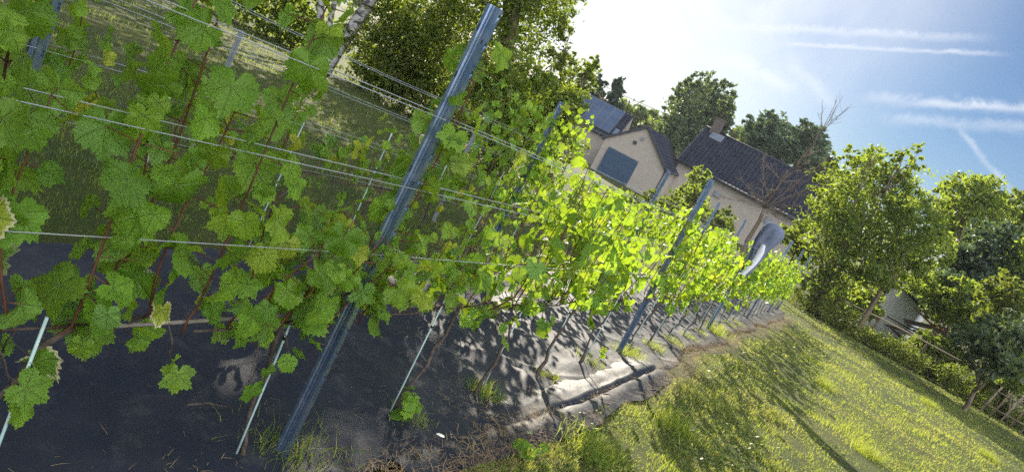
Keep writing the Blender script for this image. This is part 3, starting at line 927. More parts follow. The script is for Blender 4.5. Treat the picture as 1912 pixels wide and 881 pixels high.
gt = 'grass tufts at the feet of the front row'
tuft(-1.36, 2.2, 260, .14, 'spiky green grass tuft at the foot of the nearest steel post', gt, .10)
tuft(-1.33, 3.0, 170, .12, 'grass tuft under the first stake past the nearest post, beside a young shoot', gt, .05)
tuft(-1.39, 3.87, 190, .13, 'grass tuft in a fabric slit at second stake past the nearest post', gt, .06)
tuft(-1.40, 4.78, 90, .11, 'small grass tuft at the third stake past the nearest post', gt, .04)
tuft(-1.38, 5.75, 160, .12, 'grass tuft at the fourth stake past the nearest post', gt, .07)
tuft(-1.37, 6.75, 220, .14, 'grass tuft at the foot of the second front-row post', gt, .09)
for i, v in enumerate([v for v in vines if v[0] > 6][:9]):
    tuft(ROW1 + .06, v[0] + .05, 120, .12, f'far grass tuft at the {ORD[i]} stake past the second front-row post', gt, .07)
tuft(-1.3, 11.4, 260, .22, 'dark grass tuft at the foot of the post carrying the fleece', gt, .12)
gl = 'tall clumps in the lawn'
for i, (x, y, h, lab) in enumerate([(-.55, 5.6, .20, 'tall yellowish grass clump nearest the lawn edge of the fabric'), (-.72, 4.2, .16, 'shaded long grass clump at the bottom of the lawn'),
                                    (1.0, 9.2, .16, 'grass clump in the middle of the sunny lawn'), (.35, 12.5, .20, 'bright grass clump near the leafy end of the row'),
                                    (3.3, 15.8, .18, 'grass clump in the lower right of the lawn'), (2.6, 19.5, .2, 'grass clump in the lawn before the small walnut tree')]):
    tuft(x, y, 420, h, lab, gl, .10, .15)

# young vine shoot and broad-leaved weed
def small_plant(name, x, y, n, h, size, label, cat, seed, yellow=.1, sp=.06):
    rg = np.random.default_rng(seed); z = gz(x, y); root = empty(name, (x, y, z)); tag(root, label, cat)
    mb = MB(); P = []; Nn = []; D = []
    for i in range(n):
        a = rg.uniform(0, 6.28); hh = h * rg.uniform(.35, 1); r = sp * rg.uniform(.3, 1)
        p = Vector((math.cos(a) * r, math.sin(a) * r, hh)); mb.tube([(0, 0, 0), p * .55 + Vector((0, 0, .02)), p], [.0022, .0016, .0012], 4)
        P.append(p); Nn.append((math.cos(a) * .4 + .1, math.sin(a) * .4 - .2, 1)); D.append((math.cos(a), math.sin(a), -.25))
    mb.build('stem', M['cane'], root)
    va = np.stack([np.where(rg.random(n) < yellow, .8, .05), rg.random(n), np.zeros(n), np.zeros(n)], -1)
    scatter_leaves('foliage', np.array(P, float), np.array(Nn, float), np.array(D, float), size * rg.uniform(.7, 1.2, n), va, 2, M['vine_leaf'], root, rg)
small_plant('vine_sucker', -1.36, 2.95, 11, .17, .040, 'young vine shoot with fresh leaves at the first stake past the nearest post', 'plant', 5)
small_plant('broadleaf_weed', -.92, 3.52, 12, .11, .034, 'broad-leaved weed with one yellow leaf in the shaded lawn edge', 'weed', 6, .2, .08)
small_plant('broadleaf_weed', -1.33, 4.86, 5, .06, .03, 'low yellow weed lying in the straw by the fabric fold', 'weed', 8, .9, .05)
small_plant('broadleaf_weed', -1.42, 6.1, 3, .12, .034, 'single bright leaf sprouting just before the second front post', 'weed', 9, .3, .03)

# stone, twigs
def pebble(x, y, s, label):
    mb = MB(); rows = []
    for i in range(9):
        t = math.pi * i / 8
        rows.append([(math.sin(t) * math.cos(a) * s * (1 + .1 * math.sin(2 * a + 1)), math.sin(t) * math.sin(a) * s * .62 * (1 + .08 * math.cos(3 * a)), -math.cos(t) * s * .36 + s * .3) for a in [2 * math.pi * k / 14 for k in range(14)]])
    mb.quadgrid(rows, 0, True, True); o = mb.build('pebble', M['stone']); o.location = (x, y, gz(x, y) + .035); o.rotation_euler[2] = .6
    tag(o, label, 'stone')
pebble(-1.19, 3.04, .021, 'smooth cream pebble lying on the fabric strip near the young shoot')
def twig(pts, r, label):
    mb = MB(); mb.tube([(x, y, gz(x, y) + .018 + h) for x, y, h in pts], [r, r * .9, r * .6], 6); tag(mb.build('twig', M['vine_bark']), label, 'twig')
twig([(-1.72, 1.98, .012), (-1.70, 2.06, .02), (-1.66, 2.14, .012)], .004, 'short bent twig on the dark fabric left of the nearest post')
twig([(-2.02, 2.99, .012), (-1.97, 3.03, .03), (-1.95, 3.12, .012)], .005, 'dark curled twig on the fabric just past the nearest post')
twig([(-2.75, 1.45, .01), (-2.72, 1.65, .012), (-2.70, 1.85, .01)], .004, 'long thin pale twig lying on the shaded fabric')

# ------------------------------------------------------------------ trees
def crown(name, lobes, n, size, mat, parent, seed, clump=.16, yellow=.05, origin=Vector((0, 0, 0)), shell=.55, hang=0.0, flat=.35):
    """leaf-sized faces in clumps through the volume of the lobes: (centre, (rx, ry, rz))"""
    rg = np.random.default_rng(seed)
    vol = np.array([(l[1][0] * l[1][1] * l[1][2]) ** (2 / 3) for l in lobes]); cntl = np.maximum(4, (vol / vol.sum() * n).astype(int))
    Ps, Cs = [], []
    for (c, r), k in zip(lobes, cntl):
        c = np.array(c); r = np.array(r)
        nc = max(6, int(k / 15))
        v = unit(rg.normal(size=(nc, 3))); rad = shell + (1 - shell) * rg.random(nc) ** .7
        rad = np.where(rg.random(nc) < .25, rg.random(nc) * .7 + .1, rad) * (1 + rg.normal(0, .12, nc))
        cc = v * rad[:, None] * r
        ci = rg.integers(0, nc, k)
        sc = clump * .62 * r.mean() * rg.uniform(.4, 1.6, nc)
        off = rg.normal(size=(k, 3)) * sc[ci][:, None] * np.array([1, 1, .75 + hang * 1.6])
        if hang: off[:, 2] -= np.abs(rg.normal(size=k)) * hang * sc[ci] * 2
        Ps.append(c + cc[ci] + off); Cs.append(np.clip(rg.normal(.5, .3, nc), 0, 1)[ci])
    P = np.concatenate(Ps); tone = np.concatenate(Cs); k = len(P)
    N = unit(rg.normal(size=(k, 3)) + np.array([0, 0, flat])); a = unit(np.cross(N, rg.normal(size=(k, 3)))); b = np.cross(N, a)
    s = size * rg.uniform(.6, 1.4, k)[:, None]
    V = np.empty((k, 4, 3)); V[:, 0] = P - a * s; V[:, 1] = P + b * s * .42 + N * s * .12; V[:, 2] = P + a * s; V[:, 3] = P - b * s * .42 + N * s * .12
    T = np.array([(0, 1, 2), (0, 2, 3)]); T = (T[None] + (np.arange(k) * 4)[:, None, None]).reshape(-1, 3)
    va = np.stack([np.where(rg.random(k) < yellow, rg.uniform(.4, 1, k), rg.uniform(0, .2, k)), np.clip(tone * .6 + rg.random(k) * .4, 0, 1), np.zeros(k), np.zeros(k)], -1)
    V = V.reshape(-1, 3) - np.array(origin)
    return np_mesh(name, V, T, mat, parent, None, np.repeat(va[:, None], 4, 1).reshape(-1, 4), False)


def limb(mb, p0, p1, r0_, r1_, n=7, wob=.04, sides=7, mat=0):
    p0, p1 = Vector(p0), Vector(p1); L = (p1 - p0).length; pts = []
    for i in range(n):
        t = i / (n - 1); q = p0.lerp(p1, t)
        if 0 < i: q = q + Vector((random.gauss(0, wob), random.gauss(0, wob), random.gauss(0, wob * .5))) * L * .5 * min(1, t * 2)
        pts.append(q)
    mb.tube(pts, [r0_ + (r1_ - r0_) * i / (n - 1) for i in range(n)], sides, mat)
    return pts


def tree(name, label, cat, d, base, lobes_px, n, size, mat, seed, bark='bark', tr=.12, stems=None, group=None, depth=.9, clump=.16, yellow=.05, hang=0.0, dvar=0.06, shell=.55):
    """base: photo pixel of the foot (its height comes from the terrain); lobes (px, py, radius px[, tall])"""
    random.seed(seed); bx, by, _ = ray(*base); B = Vector((bx * d, by * d, gz(bx * d, by * d)))
    root = empty(name, B); tag(root, label, cat, group)
    lobes = []
    for l in lobes_px:
        dd = d * (1 + random.uniform(-dvar, dvar)); c = at(l[0], l[1], dd); r = l[2] / F_PX * dd; tall = l[3] if len(l) > 3 else 1.0
        lobes.append((c, (r, r * depth, r * tall)))
    for c, r in list(lobes):
        for _ in range(3):
            v = Vector((random.gauss(0, 1), random.gauss(0, 1), random.gauss(.35, .8))).normalized()
            q = random.uniform(.28, .48)
            lobes.append((c + Vector((v.x * r[0], v.y * r[1], v.z * r[2])) * random.uniform(.85, 1.1), (r[0] * q, r[1] * q, r[2] * q)))
    mb = MB()
    main = sum((Vector(l[0]) for l in lobes), Vector()) / len(lobes)
    if stems is None: stems = [(B, Vector((main.x, main.y, main.z)), tr)]
    for s0, s1, rr in stems:
        pts = limb(mb, Vector(s0) - B - Vector((0, 0, .15)), Vector(s1) - B, rr, rr * .45, 8, .02, 9)
    root_pts = pts
    for c, r in lobes[:len(lobes_px)]:
        k = random.randint(3, 6); st = root_pts[min(k, len(root_pts) - 1)]
        q = limb(mb, st, Vector(c) - B, tr * .4, tr * .1, 6, .06, 5)
        for _ in range(3):
            e = Vector(c) - B + Vector((random.uniform(-1, 1) * r[0], random.uniform(-1, 1) * r[1], random.uniform(-.3, 1) * r[2])) * .8
            limb(mb, q[3], e, tr * .16, tr * .04, 5, .06, 4)
    mb.build('trunk', M[bark], root)
    crown('crown', lobes, n, size, M[mat], root, seed, clump, yellow, B, shell, hang)
    return root


# birches left, their crowns rise above the frame and shade the near fabric
bb = at(600, 135, 21); Bz = gz(bb.x, bb.y)
b0 = Vector((bb.x, bb.y, Bz))
tree('birch_tree', 'white-stemmed birch with two thin trunks and one thick dark leaning trunk', 'tree', 21, (600, 135),
     [(640, -250, 150), (760, -330, 160), (560, -160, 110), (850, -430, 170), (700, -120, 70), (950, -560, 150), (880, -260, 120), (800, -160, 80), (480, -90, 90)], 27000, .085, 'olive_leaf', 11, 'birch', .2,
     [(b0 + Vector((-.25, .1, 0)), at(625, -300, 21), .115), (b0 + Vector((-.1, .15, 0)), at(690, -300, 21.4), .085), (b0 + Vector((.1, -.1, 0)), at(800, -160, 20.5), .21)], hang=.5, clump=.2)
tree('weeping_birch', 'tall birch with drooping leafy branches behind the nearest steel post', 'tree', 19, (910, 330),
     [(955, 40, 95), (1005, 30, 62), (900, -40, 110), (990, -90, 105), (985, -210, 115), (1025, -330, 115), (1060, -440, 100), (930, -200, 110), (965, -330, 120), (1000, -460, 110)], 38000, .070, 'olive_leaf', 12, 'bark', .2, hang=.7, clump=.2, yellow=.08)
tree('broad_shrub', 'big yellow-green shrub at the lawn end right of the birch trunks', 'shrub', 22, (745, 215),
     [(700, 70, 75), (760, 120, 90), (820, 170, 75), (690, 130, 45), (840, 90, 85), (770, 30, 80), (850, 225, 45), (730, 165, 50)], 30000, .066, 'olive_leaf', 13, 'bark', .1, clump=.17, yellow=.10)
tree('dark_shrub', 'dense dark shrub standing behind leaves right of the nearest steel post', 'shrub', 17.5, (930, 345),
     [(930, 240, 75), (990, 230, 70), (1030, 250, 55), (900, 170, 60), (970, 150, 65), (1000, 300, 50), (920, 300, 50), (1040, 190, 45)], 24000, .058, 'tree_leaf', 14, 'bark', .09, clump=.17, yellow=.14)
tree('slender_tree', 'loose leafy branches with sky gaps left of the solar roof', 'tree', 18.5, (1020, 330),
     [(1075, 160, 32, 1.5), (1060, 210, 34), (1095, 130, 18, 1.6), (1050, 120, 28), (1070, 270, 30), (1055, 60, 18)], 4200, .060, 'olive_leaf', 15, 'bark', .06, clump=.24, yellow=.2)
tree('laurel_bush', 'dark evergreen bush in the shade left of the birch trunks', 'shrub', 25, (545, 120),
     [(520, 40, 60), (570, 20, 50), (480, 0, 60), (560, 80, 40), (430, -40, 60)], 8000, .08, 'tree_leaf', 16, 'bark', .1, clump=.16)
tree('garden_sapling', 'small bright bush on the lawn seen between wires left of the nearest post', 'shrub', 20, (772, 232), [(770, 195, 16), (785, 180, 14), (792, 205, 12)], 420, .06, 'olive_leaf', 17, 'bark', .05, clump=.22)

# far trees behind the houses
for i, (b, l, lab, nn) in enumerate((
        ((1200, 330), [(1152, 170, 12, 2.2), (1148, 190, 16, 1.2), (1143, 205, 20, 1.0)], 'dark pointed conifer behind the solar roof, the taller one', 1500),
        ((1165, 330), [(1120, 158, 10, 1.8), (1115, 172, 13, 1.2), (1110, 188, 16, 1.0)], 'dark conifer beside the birch branches, the one farther left', 1100))):
    tree('conifer_tree', lab, 'tree', 82, b, l, nn, .32, 'conifer', 20 + i, 'bark', .2, clump=.22, group='conifers behind the solar roof')
tree('poplar_tree', 'tall dark poplar between garage and long roof, topmost tree there', 'tree', 84, (1270, 360),
     [(1300, 185, 34, 1.2), (1275, 215, 34, 1.3), (1255, 250, 32, 1.2), (1320, 215, 30), (1290, 250, 36), (1240, 290, 34), (1262, 305, 34), (1318, 165, 15, 1.5), (1262, 190, 16, 1.4), (1292, 160, 16, 1.3)], 11000, .28, 'poplar_leaf', 22, 'bark', .4, clump=.2)
tree('poplar_tree', 'narrower poplar just left of the long roof chimney', 'tree', 80, (1320, 360),
     [(1350, 178, 16, 1.7), (1345, 205, 22, 1.2), (1330, 225, 22), (1358, 195, 14), (1342, 238, 20), (1352, 222, 18)], 5000, .26, 'poplar_leaf', 23, 'bark', .12, clump=.22)
tree('willow_tree', 'blue-green round tree behind the middle of the long roof', 'tree', 82, (1400, 400),
     [(1430, 245, 34), (1405, 258, 24), (1450, 260, 36), (1470, 275, 28), (1425, 275, 36), (1440, 222, 14)], 8000, .28, 'blue_leaf', 24, 'bark', .35, clump=.19)
tree('willow_tree', 'blue-green tree behind the long roof and the bare branches', 'tree', 80, (1480, 430),
     [(1505, 262, 26, 1.3), (1520, 290, 30), (1490, 285, 26), (1535, 310, 26), (1510, 320, 30), (1500, 238, 11, 1.4)], 6500, .28, 'blue_leaf', 25, 'bark', .35, clump=.19)


def far_wood(label_px, d0, d1, n, size, mat, seed):
    rg = random.Random(seed); lobes = []
    for (px, py, r) in label_px:
        d = rg.uniform(d0, d1); c = at(px, py, d); rr = r / F_PX * d; lobes.append((c, (rr, rr, rr)))
    o = crown('far_wood', lobes, n, size, M[mat], None, seed, .2, .1); tag(o, kind='stuff')
far_wood([(1165, 205, 16), (1190, 212, 16), (1215, 222, 16), (1235, 235, 14), (1180, 232, 18), (1210, 245, 20), (1250, 250, 16), (1380, 252, 16), (1395, 262, 18), (1370, 275, 20), (1545, 335, 16), (1565, 350, 20)], 115, 150, 7000, .5, 'olive_leaf', 31)
lo = []
rgw = random.Random(4)
for a in range(-70, 75, 3):
    x = math.sin(R(a)) * 190; y = math.cos(R(a)) * 190; lo.append((Vector((x, y, gz(x, y) + 4)), (9, 9, rgw.uniform(5, 9))))
o = crown('distant_treeline', lo, 9000, 1.0, M['blue_leaf'], None, 33, .2); tag(o, kind='stuff')

# trees at the bottom of the lawn, right
gr = 'trees at the foot of the lawn'
def st(b, e, d, r, dz=0):
    x, y, _ = ray(*b); return (Vector((x * d, y * d, gz(x * d, y * d))), at(*e, d), r)
tree('ash_tree', 'broad leafy ash tree just beyond the end of the vine row', 'tree', 30.5, (1505, 588),
     [(1560, 470, 62), (1590, 400, 62), (1545, 410, 48), (1620, 340, 48), (1570, 345, 42), (1650, 400, 58), (1610, 460, 58), (1540, 530, 36), (1660, 330, 38), (1700, 300, 26, 1.4), (1690, 360, 40), (1600, 300, 24), (1525, 370, 20), (1575, 525, 36), (1632, 292, 17)], 17500, .088, 'tree_leaf', 41, 'bark', .16,
     [st((1503, 585), (1560, 470), 30.5, .16), st((1520, 592), (1580, 450), 30.3, .11)], gr, clump=.2, yellow=.12)
tree('ash_tree', 'leaning ash tree before the white shed with a bare slanting trunk', 'tree', 30, (1603, 640),
     [(1690, 460, 46), (1720, 430, 42), (1740, 390, 26), (1650, 500, 34), (1700, 510, 36), (1745, 470, 30), (1625, 530, 22), (1680, 400, 30)], 8500, .085, 'tree_leaf', 42, 'bark', .13,
     [st((1597, 622), (1680, 480), 30, .12)], gr, clump=.22, yellow=.12)
tree('maple_tree', 'yellow-green tree against blue sky on the far right', 'tree', 42, (1760, 640),
     [(1800, 370, 38), (1775, 400, 32), (1840, 360, 30), (1785, 345, 16, 1.4), (1815, 410, 42), (1850, 395, 34), (1770, 450, 30), (1765, 350, 14)], 10000, .12, 'tree_leaf', 43, 'bark', .2, None, gr, clump=.22, yellow=.15)
tree('maple_tree', 'dull olive tree at the right edge below blue sky', 'tree', 47, (1850, 680),
     [(1885, 400, 34), (1905, 430, 40), (1870, 430, 36), (1930, 420, 45), (1868, 375, 14), (1950, 480, 50)], 9000, .13, 'olive_leaf', 44, 'bark', .2, None, gr, clump=.2)
tree('willow_shrub', 'big blue-green bush under the right-hand trees', 'shrub', 37, (1800, 650),
     [(1840, 470, 46), (1820, 510, 44), (1875, 480, 44), (1790, 500, 34), (1860, 530, 40), (1780, 545, 40), (1910, 500, 44)], 10500, .12, 'blue_leaf', 45, 'bark', .12, None, None, clump=.18)
tree('dark_shrub', 'dark leafy bush right of the white shed', 'shrub', 34, (1770, 660),
     [(1765, 560, 38), (1800, 570, 38), (1740, 540, 28), (1785, 600, 34), (1820, 600, 30)], 7500, .10, 'tree_leaf', 46, 'bark', .1, None, None, clump=.18, yellow=.06)
tree('hazel_bush', 'bush with yellow autumn leaves at the right edge', 'shrub', 31, (1850, 700),
     [(1870, 560, 34), (1890, 600, 38), (1850, 600, 24), (1915, 570, 38), (1880, 640, 34), (1845, 545, 16, 1.5), (1930, 640, 40)], 7600, .09, 'olive_leaf', 47, 'bark', .08, None, None, clump=.24, yellow=.38)
tree('walnut_tree', 'small dark walnut tree with slanting bare trunk on the lawn edge', 'tree', 24.6, (1800, 766),
     [(1840, 650, 36), (1875, 640, 36), (1810, 635, 26), (1895, 670, 34), (1850, 610, 24), (1790, 625, 16), (1920, 640, 40), (1865, 690, 24)], 5200, .10, 'poplar_leaf', 48, 'bark', .07,
     [st((1800, 766), (1850, 680), 24.6, .075)], None, clump=.2, yellow=.02)
tree('garden_shrub', 'dark round shrub in front of the long-roofed house', 'shrub', 47, (1275, 420),
     [(1300, 335, 18, 1.3), (1290, 365, 24), (1318, 350, 14), (1280, 385, 26), (1305, 385, 24)], 3600, .13, 'tree_leaf', 49, 'bark', .12, None, None, clump=.2)
tree('garden_shrub', 'loose shrub between the row end and the bare tree', 'shrub', 33, (1470, 520),
     [(1482, 440, 20), (1500, 430, 18), (1492, 465, 22), (1460, 440, 14), (1512, 470, 22)], 2600, .10, 'tree_leaf', 50, 'bark', .06, None, None, clump=.24, yellow=.1)
tree('garden_shrub', 'low bush under the garage wall behind the back row', 'shrub', 40, (1130, 430), [(1140, 375, 22), (1180, 385, 24), (1215, 375, 22), (1250, 385, 24), (1265, 400, 26), (1330, 420, 28), (1360, 415, 20)], 4500, .12, 'olive_leaf', 51, 'bark', .06, None, None, clump=.2)

for i, (px, py, d_, lab, l, mt) in enumerate((
        (1530, 610, 33, 'low green bush under the broad ash tree', [(1540, 550, 26), (1570, 560, 26), (1525, 545, 20), (1600, 575, 22)], 'tree_leaf'),
        (1620, 640, 34, 'light green bush left of the white shed', [(1620, 560, 22), (1600, 545, 24), (1632, 585, 14), (1640, 540, 14)], 'tree_leaf'),
        (1740, 690, 33, 'straggly bush below the timber pile', [(1730, 640, 20), (1760, 650, 22), (1790, 680, 22)], 'olive_leaf'),
        (1890, 780, 30, 'olive bush behind the small walnut tree', [(1900, 700, 30), (1870, 690, 26), (1930, 720, 34), (1850, 720, 22)], 'olive_leaf'),
        (1700, 640, 40, 'dark bush mass above the white shed', [(1720, 530, 30), (1750, 520, 32), (1680, 520, 24), (1640, 500, 26)], 'blue_leaf'),
        (1900, 700, 36, 'tall bush mass at the right edge behind the yellowing hazel', [(1900, 520, 40), (1940, 540, 44), (1930, 480, 40)], 'tree_leaf'))):
    tree('garden_bush', lab, 'shrub', d_, (px, py), l, 3600, .095, mt, 70 + i, 'bark', .05, None, None, clump=.22, yellow=.08)

# bramble hedge along the end of the lawn
lobes = []
rgh = random.Random(9)
for i in range(46):
    t = i / 45; px, py = 1475 + (1990 - 1475) * t, 572 + (852 - 572) * t
    X_, Y_, U__ = ray(px, py); d = 29.6 + rgh.uniform(-.2, 1.4); h = rgh.uniform(.30, .62)
    lobes.append((Vector((X_ * d, Y_ * d, gz(X_ * d, Y_ * d) + h * .75)), (rgh.uniform(.4, .65), rgh.uniform(.4, .6), h)))
o = crown('bramble_hedge', lobes, 24000, .052, M['olive_leaf'], None, 61, .24, .30, Vector((0, 0, 0)), .4)
tag(o, 'long low tangled bramble hedge along the far edge of the lawn', 'hedge')

# bare dead tree
def bare_tree():
    d = 31; bx, by, _ = ray(1392, 470); B = Vector((bx * d, by * d, gz(bx * d, by * d))); root = empty('dead_tree', B)
    tag(root, 'leafless dead tree with long slanting branches before the tiled roof', 'tree'); random.seed(77)
    mb = MB(); bmb = MB()
    fork = at(1425, 388, d) - B
    limb(mb, Vector((0, 0, -.2)), fork, .11, .075, 7, .02, 8)
    def branch(tgt, p, q, r, lvl):
        pts = limb(tgt, p, q, r, r * .35, 7, .035, 5 if r > .01 else 3)
        if lvl == 0: return
        L = (q - p).length
        for k in range(11 if lvl == 2 else 7):
            t = random.uniform(.2, 1); s = pts[min(6, int(t * 6))]
            dirv_ = (q - p).normalized() * .8 + Vector((random.gauss(0, .5), random.gauss(0, .5), random.gauss(.15, .4)))
            e = s + dirv_.normalized() * L * random.uniform(.22, .45) * (1.1 - t * .4)
            branch(tgt, s, e, r * .42 * (1 - .5 * t) + .003, lvl - 1)
    ends = [((1535, 245), .05), ((1470, 320), .035), ((1555, 335), .03), ((1505, 385), .03), ((1380, 330), .025), ((1425, 290), .03), ((1400, 350), .02), ((1500, 400), .022), ((1345, 365), .018), ((1545, 300), .03), ((1470, 415), .018)]
    for e, r in ends: branch(bmb, fork, at(*e, d + random.uniform(-1, 1)) - B, r * .85, 2)
    tip = at(1535, 245, d) - B
    for e in ((1575, 180), (1590, 195), (1535, 185), (1563, 187), (1582, 203)): branch(bmb, tip, at(*e, d) - B, .014, 1)
    mb.build('trunk', M['dead_bark'], root); bmb.build('branch', M['dead_bark'], root)
bare_tree()

# ------------------------------------------------------------------ rail fence at the end of the lawn
def rail_fence():
    d = 30.4
    p = [at(1567, 557, d), at(1643, 594, d), at(1734, 641, d), at(1793, 672, d), at(1885, 722, d), at(1960, 760, d)]
    x, y, _ = ray(1660, 640); B = Vector((x * d, y * d, gz(x * d, y * d))); root = empty('rail_fence', B)
    tag(root, 'pale wooden rail fence on dark slanting posts behind the brambles', 'fence')
    mb = MB()
    mb.tube([q - B + Vector((0, 0, random.uniform(-.02, .02))) for q in p], .03, 7); mb.build('rail', M['wood_rail'], root)
    for (a, b) in (((1643, 590), (1596, 670)), ((1734, 637), (1690, 705)), ((1567, 555), (1538, 620)), ((1885, 718), (1850, 790))):
        top = at(*a, d + .07); mb = MB(); bx, by, _ = ray(*b); gx = Vector((bx * d, by * d, gz(bx * d, by * d) - .2))
        mb.tube([gx - B, top - B], .05, 7); mb.build('fence_post', M['wood_post'], root)
rail_fence()


def uv_box(me, s=1.0):
    """metre UVs from each face's own plane"""
    l = me.uv_layers.new(name='UVMap')
    for p in me.polygons:
        n = p.normal; t = Vector((-n.y, n.x, 0))
        t = t.normalized() if t.length > 1e-3 else Vector((1, 0, 0)); b = n.cross(t)
        for li in p.loop_indices:
            v = me.vertices[me.loops[li].vertex_index].co; l.data[li].uv = (v.dot(t) * s, v.dot(b) * s)


def tile_roof(name, p0, pu, pv, nu, nv, parent, amp=.045, mat='roof'):
    """roof slope: p0 eave corner, pu along the eave, pv up the slope; rows of wavy tiles as real relief"""
    p0, pu, pv = Vector(p0), Vector(pu), Vector(pv); n = pu.cross(pv).normalized(); mb = MB(); rows = []
    for j in range(nv):
        for e in (0, .97):
            v = (j + e) / nv
            rows.append([p0 + pu * (i / (nu * 4)) + pv * v + n * (amp * abs(math.sin(math.pi * i / 4)) + amp * .9 * (1 - e)) for i in range(nu * 4 + 1)])
    mb.quadgrid(rows, 0, False); return mb.build(name, M[mat], parent)


def gable_block(root, w, L, eave, ridge_h, wall_mat, wallname='wall'):
    """walls of a gabled block: x across the gable, y along the ridge (front gable at y=0)"""
    mb = MB(); b = [(-w / 2, 0, -1.5), (w / 2, 0, -1.5), (w / 2, 0, eave), (0, 0, eave + ridge_h), (-w / 2, 0, eave)]
    mb.prism([Vector(p) for p in b], (0, L, 0)); o = mb.build(wallname, M[wall_mat], root); uv_box(o.data); return o


# garage with its gable to the vineyard
def garage():
    d = 56; c = at(1181, 295, d); ang = math.atan2(c.x, c.y)
    z = gz(c.x, c.y); root = empty('brick_garage', (c.x, c.y, z), -ang - R(12))
    tag(root, 'beige brick garage with blue door in its pointed gable', 'garage')
    apex = at(1203, 233, d).z - z; eave = (at(1124, 251, d).z + at(1233, 311, d).z) / 2 - z; w = 5.0; L = 9.0
    gable_block(root, w, L, eave, apex - eave - .12, 'beige_brick')
    rh = apex - eave
    for s in (-1, 1):
        ov = .18; sx = s * (w / 2 + ov); ez = eave - rh * ov / (w / 2)
        pu = Vector((0, L + .3, 0)); p0 = Vector((sx, -.15, ez)); pv = Vector((-sx, 0, apex - ez))
        if s > 0: tile_roof('roof', p0, pu, pv, 28, 10, root)
        else: tile_roof('roof', p0 + pu, -pu, pv, 28, 10, root)
        mb = MB(); q = [Vector((sx, -.20, ez - .10)), Vector((sx, -.20, ez + .10)), Vector((0, -.20, apex + .11)), Vector((0, -.20, apex - .12))]
        mb.prism(q if s > 0 else q[::-1], (0, .14, 0)); mb.build('verge_board', M['gutter'], root)
        mb = MB(); mb.tube([(sx + s * .05, -.1, ez - .02), (sx + s * .05, L, ez - .02)], .07, 8); mb.build('gutter', M['gutter'], root)
    mb = MB(); dl = -1.95; mb.box((dl + 1.25, -.06, eave - .62 - 1.15), (2.5, .10, 2.3))
    for k in range(6): mb.box((dl + 1.25, -.115, eave - .65 - .38 * k), (2.46, .012, .34))
    mb.build('garage_door', M['door_paint'], root)
    mb = MB(); mb.box((-.35, -.06, eave + rh * .55 - .5), (.26, .12, .22)); mb.build('wall_lamp', M['gutter'], root)
    mb = MB(); mb.tube([(.05, .02, eave + rh * .72 - .35), (.05, -.16, eave + rh * .72 - .35)], .12, 10); mb.build('flue', M['panel_frame'], root)
    mb = MB(); mb.tube([(w / 2 + .06, .25, eave - .1), (w / 2 + .06, .25, -1)], .05, 8); mb.build('downpipe', M['gutter'], root)
garage()


def solar_house():
    d = 61; c = at(1105, 241, d); ang = math.atan2(c.x, c.y); z = gz(c.x, c.y)
    root = empty('solar_house', (c.x, c.y, z), -ang - R(10)); tag(root, 'house with solar panels and roof windows behind the birch branches', 'house')
    ez = c.z - z; rz_ = at(1125, 188, d + 3).z - z; half = 3.4; W0, W1 = -7.0, 2.1; up = rz_ - ez
    mb = MB(); mb.box(((W0 + W1) / 2, 3.5, ez / 2 - .8), (W1 - W0, 6.6, ez + 1.4)); o = mb.build('wall', M['beige_brick'], root); uv_box(o.data)
    p0 = Vector((W0, 0, ez)); pu = Vector((W1 - W0, 0, 0)); pv = Vector((0, half, up)); tile_roof('roof', p0, pu, pv, 30, 12, root)
    tile_roof('roof', Vector((W1, 2 * half, ez)), Vector((W0 - W1, 0, 0)), Vector((0, -half, up)), 30, 12, root)
    for x in (W0 + .12, W1 - .12):
        mb = MB(); mb.prism([Vector((x - .1, .3, ez - .1)), Vector((x - .1, half, ez + up - .15)), Vector((x - .1, 2 * half - .3, ez - .1))], (.2, 0, 0)); o = mb.build('gable_wall', M['beige_brick'], root); uv_box(o.data)
    mb = MB(); mb.tube([(W0, -.06, ez - .03), (W1, -.06, ez - .03)], .08, 8); mb.build('gutter', M['gutter'], root)
    nrm = pu.normalized().cross(pv.normalized()); sl = pv.length
    def on(u, v): return Vector((u, 0, ez)) + pv.normalized() * v + nrm * .10
    Rm = Matrix((pu.normalized(), pv.normalized(), nrm)).transposed()
    pw, ph = .86, sl * .28
    for i in range(5):
        for j in range(3):
            u = W1 - .75 - pw * .5 - i * (pw + .03); v = sl * .10 + ph * .5 + j * (ph + .03)
            if j == 0 and i > 2: continue
            q = empty('solar_panel', (0, 0, 0)); q.parent = root
            mb = MB(); mb.box(on(u, v), (pw, ph, .04), 0, Rm); mb.build('panel_frame', M['panel_frame'], q)
            mb = MB(); mb.box(on(u, v) + nrm * .022, (pw - .06, ph - .06, .006), 0, Rm); mb.build('glazing', M['solar'], q)
    for u in (W1 - 4.0, W1 - 5.2, W1 - .35):
        wd = .8 if u < 1.5 else .5
        mb = MB(); mb.box(on(u, sl * .22), (wd, 1.0, .10), 0, Rm); q = mb.build('roof_window', M['gutter'], root)
        mb = MB(); mb.box(on(u, sl * .22) + nrm * .055, (wd - .2, .82, .012), 0, Rm); mb.build('pane', M['glass'], q)
solar_house()


